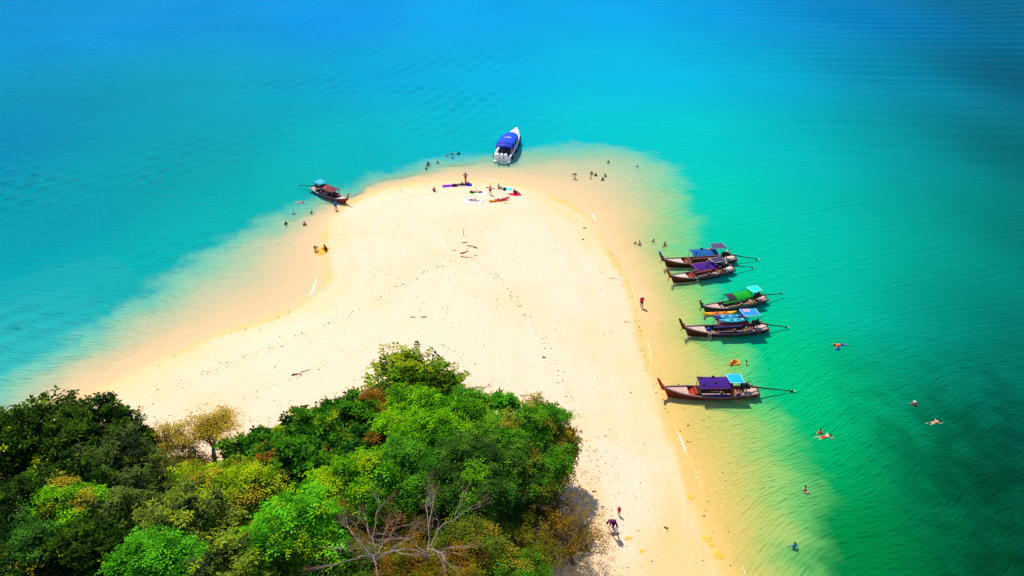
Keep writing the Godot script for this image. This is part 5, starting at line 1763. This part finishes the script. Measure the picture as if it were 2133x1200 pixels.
func bag(label: String, p: Vector2, turn_deg: float, c: Color, size := Vector3(0.5, 0.32, 0.34)) -> void:
	var t := thing("beach_bag", label, "bag", on_sand(p), deg_to_rad(turn_deg), "bags on the sand tip")
	var st := mb(true)
	blob(st, Vector3(0, size.y * 0.5, 0), size * 0.55, Basis.IDENTITY, 0.35, 10, 8)
	obj("sack", st, paint(c, 0.85), t)
	st = mb(true)
	tube(st, [Vector3(-size.x * 0.3, size.y * 0.9, 0), Vector3(-size.x * 0.12, size.y * 1.35, 0.05), Vector3(size.x * 0.12, size.y * 1.35, 0.05), Vector3(size.x * 0.3, size.y * 0.9, 0)], [0.02, 0.02, 0.02, 0.02], 5)
	obj("strap", st, paint(c, 0.85), t)

func sand_heap(label: String, p: Vector2, r: float, h: float, hole := true) -> void:
	# dug hole with its ring of darker wet sand
	var st := mb(true)
	var rows := []
	var o := rng.randf() * 90.0
	for i in 9:
		var k := i / 8.0
		var row := PackedVector3Array()
		for q in 20:
			var a := TAU * q / 20.0
			var rr := r * k * (1.0 + 0.45 * noise.get_noise_2d(cos(a) * 1.2 + o, sin(a) * 1.2))
			var y := h * sin(pow(k, 0.8 if hole else 0.5) * PI) * (1.0 + 0.7 * noise.get_noise_2d(cos(a) * 3.0 + o, sin(a) * 3.0 + k * 2.0)) if hole else h * (1.0 - k * k) * (1.0 + 0.6 * noise.get_noise_2d(cos(a) * 2.0 + o, sin(a) * 2.0 + k * 2.0))
			row.append(Vector3(cos(a) * rr, y - 0.02 + (0.012 if k < 0.95 else 0.0), sin(a) * rr))
		rows.append(row)
	loft(st, rows, true, false)
	var m := obj("dug_sand", st, paint(lin(0.8, 0.42, 0.07), 0.95))
	m.position = on_sand(p)
	tag(m, label, "dug sand", "patches of dug sand")

func log_piece(label: String, p: Vector2, turn_deg: float, length: float, r: float, c: Color, twigs := 2) -> void:
	var t := thing("driftwood", label, "driftwood", on_sand(p), deg_to_rad(turn_deg), "driftwood on the sand")
	var st := mb(true)
	var pts := []
	var rr := []
	length *= 0.85
	r *= 0.62
	for i in 7:
		var k := i / 6.0
		pts.append(Vector3((k - 0.5) * length, r * 0.6 + rng.randf_range(0, 0.1) * length * 0.3, rng.randf_range(-0.06, 0.06) * length))
		rr.append(r * (1.0 - 0.6 * k) * rng.randf_range(0.8, 1.2))
	tube(st, pts, rr, 7)
	obj("stem", st, worn(c, 0.9, 1.5), t)
	for i in twigs:
		st = mb(true)
		var a: Vector3 = pts[1 + i * 2 % 5]
		var d := Vector3(rng.randf_range(-0.4, 0.8), rng.randf_range(0.1, 0.6), rng.randf_range(-1, 1)).normalized()
		tube(st, [a, a + d * length * 0.16, a + d * length * 0.3 + Vector3(0.05, 0.05, 0)], [r * 0.5, r * 0.35, r * 0.18], 5)
		obj("twig", st, worn(c, 0.9, 1.5), t)

func make_beach_things() -> void:
	rng.seed = 808
	towel("purple towel left of the lying pair on the tip", Vector2(-10.38, -123.32), 8, Vector2(2.6, 1.2), lin(0.16, 0.015, 0.42))
	bag("black bag at the right end of the purple towel", Vector2(-9.68, -123.22), 20, lin(0.012, 0.01, 0.02), Vector3(0.8, 0.4, 0.5))
	towel("blue towel under the person in pink top", Vector2(-7.85, -123.71), 5, Vector2(2.2, 1.3), lin(0.02, 0.03, 0.45))
	towel("brown mat under the lying person in dark clothes", Vector2(-8.86, -123.61), 3, Vector2(2.0, 0.9), lin(0.3, 0.12, 0.03), "mat")
	towel("pink towel under the sunburnt lying person", Vector2(-5.92, -119.86), 350, Vector2(2.2, 1.8), lin(0.75, 0.42, 0.7))
	towel("white towel right of the pink one", Vector2(-5.12, -119.48), 352, Vector2(1.9, 1.9), lin(0.8, 0.76, 0.82))
	towel("small lime green towel left of the pink one", Vector2(-6.43, -119.76), 340, Vector2(1.1, 0.8), lin(0.3, 0.6, 0.2))
	bag("black bag lying at left of the lime green towel", Vector2(-6.64, -120.04), 150, lin(0.01, 0.012, 0.015), Vector3(0.7, 0.3, 0.4))
	bag("dark bag on far side of white towel", Vector2(-5.22, -120.14), 10, lin(0.02, 0.02, 0.025), Vector3(0.7, 0.25, 0.35))
	towel("white towel under the nearest sunbather, with striped cloth on it", Vector2(-6.14, -116.45), 350, Vector2(3.0, 1.7), lin(0.78, 0.66, 0.76))
	for k in 2:
		bag(["black and white striped bundle on the nearest white towel, left one", "black and white striped bundle on the nearest white towel, right one"][k], Vector2(-5.88, -116.63) + Vector2(k * 0.55, 0.0), 70, lin(0.02, 0.02, 0.03) if k == 0 else lin(0.5, 0.5, 0.52), Vector3(0.45, 0.2, 0.25))
	towel("light blue towel right of the person in pale pink top", Vector2(-0.68, -122.15), 15, Vector2(1.4, 1.3), lin(0.1, 0.6, 0.75))
	bag("black bag at the left end of the light blue towel", Vector2(-1.24, -121.76), 40, lin(0.012, 0.015, 0.03), Vector3(0.6, 0.4, 0.45))
	towel("red mat under the person in black top", Vector2(0.32, -119.67), 14, Vector2(2.2, 1.3), lin(0.62, 0.01, 0.06), "mat")
	for k in [[Vector2(-4.14, -122.54), "small grey sandal pair left behind the standing bather in shorts"], [Vector2(-3.05, -122.15), "small dark shoe pair right of the standing bather in shorts"], [Vector2(-1.64, -122.24), "small brown sandal pair by the person in pale pink top"]]:
		var t := thing("sandals", k[1], "sandals", on_sand(k[0]), 0.5, "sandals on the sand tip")
		for s in [-0.12, 0.12]:
			var st := mb(true)
			blob(st, Vector3(0, 0.035, s), Vector3(0.2, 0.035, 0.075))
			obj("sole", st, paint(lin(0.05, 0.045, 0.04), 0.8), t)
			st = mb(true)
			tube(st, [Vector3(0.06, 0.05, s - 0.06), Vector3(0.09, 0.11, s), Vector3(0.06, 0.05, s + 0.06)], [0.015, 0.015, 0.015], 5)
			obj("strap", st, paint(lin(0.12, 0.08, 0.06), 0.8), t)
	var ky := kayak("red kayak with yellow ends lying on the sand tip", on_sand(Vector2(-2.05, -116.90)), 0.42, lin(0.75, 0.1, 0.02), lin(0.75, 0.02, 0.03), 3.6)
	var yellow := paint(lin(0.85, 0.45, 0.0), 0.5)
	(ky.get_node("bow_tip") as MeshInstance3D).material_override = yellow
	var st := mb()
	box(st, Vector3(0.55, 0.36, 0), Vector3(0.9, 0.12, 0.34), Basis.IDENTITY, 0.04)
	obj("seat_cushion", st, paint(lin(0.75, 0.55, 0.62), 0.8), ky)
	var pd := thing("paddle", "yellow paddle leaning across the red kayak on the sand", "paddle", on_sand(Vector2(-2.20, -116.36)), deg_to_rad(-12.0))
	st = mb(true)
	rod(st, Vector3(-1.0, 0.12, 0.1), Vector3(1.0, 0.12, 0.1), 0.03)
	obj("shaft", st, yellow, pd)
	for s in [-1.0, 1.0]:
		st = mb(true)
		blob(st, Vector3(s * 1.22, 0.12, 0.1), Vector3(0.32, 0.03, 0.16))
		obj("blade", st, yellow, pd)
	var rg := mb(true)
	var pts := []
	var rr := []
	for i in 17:
		pts.append(Vector3(0.42 * cos(TAU * i / 16.0), 0.06, 0.42 * sin(TAU * i / 16.0)))
		rr.append(0.13)
	tube(rg, pts, rr, 8, false)
	var ring := obj("swim_ring", rg, paint(lin(0.9, 0.28, 0.01), 0.35))
	ring.position = Vector3(25.79, 0, -74.13)
	tag(ring, "orange swim ring floating round the right-hand vest wearer above nearest boat", "swim ring")
	sand_heap("fresh orange dug sand between the two digging people", Vector2(-27.32, -101.19), 1.2, 0.22)
	sand_heap("dug wet sand patch alone above the three at the lower right", Vector2(16.48, -53.19), 0.45, 0.07, false)
	sand_heap("dug wet sand patch, farthest of the three at the lower right", Vector2(16.98, -48.32), 0.5, 0.08, false)
	sand_heap("dug wet sand patch in the middle of the three at lower right", Vector2(17.17, -47.61), 0.35, 0.07, false)
	sand_heap("dug wet sand patch with brown clod, nearest of the three at lower right", Vector2(17.58, -46.65), 0.55, 0.1, false)
	sand_heap("small dug patch right of the walker in white", Vector2(10.03, -47.90), 0.3, 0.05, false)
	sand_heap("small dug patch below the walker in white", Vector2(11.05, -46.55), 0.3, 0.05, false)

# =====================================================================  debris and foam
func ribbon(st: SurfaceTool, pts: PackedVector2Array, w: float, lift: float) -> void:
	var o := rng.randf() * 70.0
	for i in pts.size() - 1:
		var a := pts[i]
		var b := pts[i + 1]
		var n := 6
		for k in n:
			var t0 := (i + float(k) / n) / (pts.size() - 1)
			var t1 := (i + float(k + 1) / n) / (pts.size() - 1)
			var p := a.lerp(b, float(k) / n)
			var q := a.lerp(b, float(k + 1) / n)
			var d := (b - a).normalized().orthogonal()
			var wf := func(t: float) -> float: return 0.42 * w * sin(t * PI) * (0.55 + 0.9 * absf(noise.get_noise_2d(t * 9.0 + o, 1.0)))
			var jf := func(t: float) -> float: return 0.3 * noise.get_noise_2d(t * 7.0 + o, 5.0)
			var w0: float = wf.call(t0)
			var w1: float = wf.call(t1)
			p += d * jf.call(t0)
			q += d * jf.call(t1)
			var hp := maxf(ground(p.x, p.y), 0.0) + lift
			var hq := maxf(ground(q.x, q.y), 0.0) + lift
			quad(st, Vector3(p.x - d.x * w0, hp, p.y - d.y * w0), Vector3(q.x - d.x * w1, hq, q.y - d.y * w1), Vector3(q.x + d.x * w1, hq, q.y + d.y * w1), Vector3(p.x + d.x * w0, hp, p.y + d.y * w0))

func make_debris() -> void:
	rng.seed = 909
	# ---- foam of small waves running out on the sand
	var st := mb(true)
	ribbon(st, PackedVector2Array([Vector2(-26.88, -93.98), Vector2(-26.40, -91.44), Vector2(-26.39, -89.59), Vector2(-26.71, -88.16)]), 0.42, 0.03)
	ribbon(st, PackedVector2Array([Vector2(16.94, -62.64), Vector2(17.13, -61.19), Vector2(17.21, -59.78), Vector2(17.37, -58.61)]), 0.3, 0.03)
	ribbon(st, PackedVector2Array([Vector2(17.37, -58.61), Vector2(17.62, -56.75), Vector2(17.79, -54.84), Vector2(17.84, -53.31)]), 0.07, 0.03)
	ribbon(st, PackedVector2Array([Vector2(12.54, -113.63), Vector2(12.84, -111.92), Vector2(13.06, -110.25)]), 0.4, 0.03)
	ribbon(st, PackedVector2Array([Vector2(16.23, -93.34), Vector2(16.02, -90.20), Vector2(16.13, -87.22)]), 0.13, 0.03)
	ribbon(st, PackedVector2Array([Vector2(16.38, -79.58), Vector2(16.23, -76.60), Vector2(16.13, -73.31)]), 0.12, 0.03)
	ribbon(st, PackedVector2Array([Vector2(-6.34, -127.46), Vector2(-4.68, -127.25), Vector2(-2.99, -125.82), Vector2(-1.76, -125.21)]), 0.35, 0.03)
	ribbon(st, PackedVector2Array([Vector2(-12.58, -126.63), Vector2(-11.91, -127.67), Vector2(-11.36, -128.08)]), 0.35, 0.03)
	ribbon(st, PackedVector2Array([Vector2(-46.10, -73.58), Vector2(-44.99, -74.23), Vector2(-44.43, -74.88)]), 0.1, 0.03)
	ribbon(st, PackedVector2Array([Vector2(19.40, -45.49), Vector2(19.49, -44.89), Vector2(19.57, -44.41)]), 0.13, 0.03)
	ribbon(st, PackedVector2Array([Vector2(-41.37, -75.64), Vector2(-38.45, -78.57), Vector2(-34.51, -80.82), Vector2(-30.73, -84.37)]), 0.05, 0.03)
	var fm := StandardMaterial3D.new()
	fm.albedo_color = Color(0.95, 0.95, 0.94, 0.62)
	fm.transparency = BaseMaterial3D.TRANSPARENCY_ALPHA
	fm.roughness = 0.7
	var f := obj("foam", st, fm)
	f.set_meta("kind", "stuff")
	f.set_meta("label", "thin white foam of small waves at the edge of the sand")
	# ---- pieces of driftwood one can tell apart
	var red := lin(0.32, 0.09, 0.06)
	var grey := lin(0.2, 0.13, 0.1)
	log_piece("reddish driftwood stem at the upper end of the pile on mid sand", Vector2(-6.79, -101.85), 12, 1.0, 0.1, red)
	log_piece("reddish driftwood stem, long one right of the pile's top", Vector2(-5.84, -100.68), -16, 1.5, 0.1, red)
	log_piece("reddish driftwood fork at right tip of the pile on mid sand", Vector2(-5.20, -100.25), -25, 0.8, 0.12, red)
	log_piece("thick reddish driftwood in the middle of the pile on mid sand", Vector2(-6.71, -98.84), 35, 1.6, 0.14, red, 3)
	log_piece("thin driftwood twig left of the pile on mid sand", Vector2(-8.19, -99.54), -20, 0.8, 0.06, red)
	log_piece("short driftwood stub below the pile on mid sand", Vector2(-5.11, -97.87), 15, 0.5, 0.09, red)
	log_piece("pale branch lying along the bottom of the pile on mid sand", Vector2(-6.37, -97.45), -12, 2.0, 0.07, lin(0.35, 0.18, 0.1), 3)
	log_piece("red-brown driftwood clump on the sand, left of the tall tree", Vector2(-23.96, -70.77), 20, 1.3, 0.13, red, 3)
	log_piece("thin driftwood right of the red-brown clump left of tall tree", Vector2(-23.03, -71.43), 22, 1.3, 0.06, red)
	log_piece("brown coconut husk shaped driftwood alone on the right sand", Vector2(3.68, -74.04), 5, 0.5, 0.15, lin(0.3, 0.1, 0.03), 1)
	log_piece("dark driftwood lump beside the right wet edge near the tip", Vector2(11.04, -108.05), 0, 0.6, 0.14, lin(0.07, 0.03, 0.02), 1)
	log_piece("dark driftwood lump below the other one near the tip", Vector2(10.52, -104.08), 30, 0.45, 0.11, lin(0.06, 0.04, 0.03), 1)
	log_piece("row of driftwood bits above the tall tree, left piece", Vector2(-12.19, -82.30), 0, 0.9, 0.09, red, 1)
	log_piece("row of driftwood bits above the tall tree, right piece", Vector2(-10.88, -82.30), -5, 0.9, 0.1, lin(0.12, 0.04, 0.03), 3)
	log_piece("dark red driftwood clump right of feathery trees", Vector2(7.01, -61.48), -30, 0.4, 0.1, red, 2)
	log_piece("pinkish driftwood clump on lower right sand", Vector2(13.64, -49.24), -20, 0.45, 0.12, lin(0.3, 0.1, 0.08), 2)
	log_piece("dark driftwood at top right of the nearest tree shade", Vector2(7.61, -53.25), 10, 0.5, 0.1, red, 2)
	log_piece("bare grey branch lying right of the tallest tree", Vector2(-3.49, -68.35), 12, 3.2, 0.06, grey, 4)
	log_piece("sunken pale stick in left shallows", Vector2(-34.10, -103.48), 25, 1.1, 0.06, lin(0.3, 0.25, 0.2), 1)
	log_piece("long thin branch crossing the wet edge on the right, upper one", Vector2(13.75, -92.82), -2, 2.2, 0.05, lin(0.4, 0.22, 0.08), 2)
	log_piece("long thin branch crossing the wet edge on the right, lower one", Vector2(14.28, -82.30), 1, 1.4, 0.05, lin(0.4, 0.22, 0.08), 1)
	log_piece("pale driftwood on wet sand right of the foam line", Vector2(17.89, -60.83), -6, 0.7, 0.07, lin(0.5, 0.3, 0.2), 2)
	var post := thing("wooden_stake", "thin wooden stake standing upright on mid sand", "stake", on_sand(Vector2(-7.13, -104.23)), 0.0)
	st = mb(true)
	tube(st, [Vector3(0, -0.2, 0), Vector3(0.03, 0.6, 0), Vector3(0.01, 1.0, 0.02)], [0.045, 0.04, 0.03], 6)
	obj("stake", st, worn(lin(0.12, 0.08, 0.05), 0.9), post)
	# ---- wrack lines and scattered bits nobody could count
	var bit := mb(true)
	blob(bit, Vector3(0, 0.02, 0), Vector3(0.1, 0.04, 0.06), Basis.IDENTITY, 0.6, 6, 4)
	bit.generate_normals()
	var bm := bit.commit()
	var xf: Array[Transform3D] = []
	var co := PackedColorArray()
	var drop_bit := func(p: Vector2, s: float, c: Color):
		var y := ground(p.x, p.y)
		xf.append(Transform3D(Basis(Vector3.UP, rng.randf() * TAU).scaled(Vector3(s * rng.randf_range(0.7, 1.8), s, s)), Vector3(p.x, y + 0.005, p.y)))
		co.append(c)
	var tones := [lin(0.38, 0.19, 0.09), lin(0.28, 0.13, 0.07), lin(0.46, 0.28, 0.14), lin(0.2, 0.12, 0.07), lin(0.05, 0.035, 0.03)]
	var wracks := [
		[Vector2(-6.85, -97.59), Vector2(-10.96, -94.37), Vector2(-15.50, -88.63), Vector2(-18.77, -85.49), Vector2(-22.32, -81.66), Vector2(-26.28, -78.37), Vector2(-29.52, -75.45), Vector2(-33.60, -72.40), Vector2(-38.35, -67.69)],
		[Vector2(-6.16, -97.32), Vector2(-3.71, -93.98), Vector2(-1.38, -90.82), Vector2(0.53, -86.98), Vector2(1.71, -82.95), Vector2(2.82, -79.58), Vector2(4.16, -76.60), Vector2(5.12, -72.85), Vector2(5.74, -69.36), Vector2(6.07, -66.08)],
		[Vector2(-4.10, -95.96), Vector2(-2.36, -92.06), Vector2(-0.41, -90.20), Vector2(0.83, -86.06)],
		[Vector2(-21.07, -72.40), Vector2(-23.93, -70.64), Vector2(-26.64, -68.69), Vector2(-29.50, -65.93), Vector2(-32.11, -64.52)],
		[Vector2(14.15, -101.55), Vector2(15.32, -93.98), Vector2(15.48, -86.06), Vector2(15.45, -79.58), Vector2(15.52, -72.85), Vector2(15.91, -67.69), Vector2(16.07, -63.01)],
		[Vector2(-19.70, -121.66), Vector2(-15.94, -124.01), Vector2(-13.17, -124.81), Vector2(-8.73, -125.61)],
		[Vector2(-8.32, -84.93), Vector2(-8.30, -76.60), Vector2(-4.42, -71.96), Vector2(-2.90, -66.08)],
		[Vector2(-40.59, -73.58), Vector2(-36.07, -78.37), Vector2(-30.25, -82.52), Vector2(-26.01, -87.80)]]
	for wi in wracks.size():
		var w: Array = wracks[wi]
		for i in w.size() - 1:
			var n := int(w[i].distance_to(w[i + 1]) * (2.6 if wi < 2 else 1.5))
			for k in n:
				if noise.get_noise_2d(w[i].x + k * 0.5, w[i].y) < -0.18:
					continue
				var p: Vector2 = w[i].lerp(w[i + 1], rng.randf()) + Vector2(rng.randfn(), rng.randfn()) * 0.35
				drop_bit.call(p, rng.randf_range(0.5, 1.15), tones[rng.randi() % 4])
	for k in 520:
		var p := Vector2(rng.randf_range(-45, 28), rng.randf_range(-124, -44))
		if sd_shore(p.x, p.y) > 1.5 or (p.x < 2.0 and p.y > -60.0):
			continue
		if rng.randf() < 0.5 and noise2.get_noise_2d(p.x * 0.12, p.y * 0.12) < 0.1:
			continue
		drop_bit.call(p, rng.randf_range(0.4, 1.1), tones[rng.randi() % 5])
	# leaf litter and crumbs along the trees
	for k in 420:
		var a := rng.randf()
		var p := Vector2(lerpf(-44.0, 7.0, a), 0)
		p.y = -61.5 - 5.0 * smoothstep(0.3, 0.75, a) * (1.0 - smoothstep(0.85, 1.0, a)) + rng.randfn() * 2.2
		drop_bit.call(p, rng.randf_range(0.4, 1.0), tones[rng.randi() % 4])
	for k in 150:
		var p := Vector2(6.0 + absf(rng.randfn()) * 2.6, rng.randf_range(-62, -43))
		drop_bit.call(p, rng.randf_range(0.4, 0.9), tones[rng.randi() % 3])
	# pebbles and weed tufts on the bed of the right-hand shallows
	for k in 420:
		var p := Vector2(rng.randf_range(14, 36), rng.randf_range(-78, -42))
		var s := sd_shore(p.x, p.y)
		if s < 0.5 or sd_drop(p.x, p.y) > 3.0 or rng.randf() > 0.35 + s * 0.06:
			continue
		drop_bit.call(p, rng.randf_range(0.5, 1.3), [lin(0.12, 0.1, 0.03), lin(0.2, 0.12, 0.05), lin(0.07, 0.09, 0.03)][rng.randi() % 3])
	var mm := MultiMesh.new()
	mm.transform_format = MultiMesh.TRANSFORM_3D
	mm.use_colors = true
	mm.mesh = bm
	mm.instance_count = xf.size()
	for i in xf.size():
		mm.set_instance_transform(i, xf[i])
		mm.set_instance_color(i, co[i])
	var m := StandardMaterial3D.new()
	m.vertex_color_use_as_albedo = true
	m.roughness = 0.9
	var mi := MultiMeshInstance3D.new()
	mi.name = "beach_litter"
	mi.multimesh = mm
	mi.material_override = m
	mi.set_meta("kind", "stuff")
	mi.set_meta("label", "scattered leaves, husks and weed bits in drift lines on the sand")
	add_child(mi)
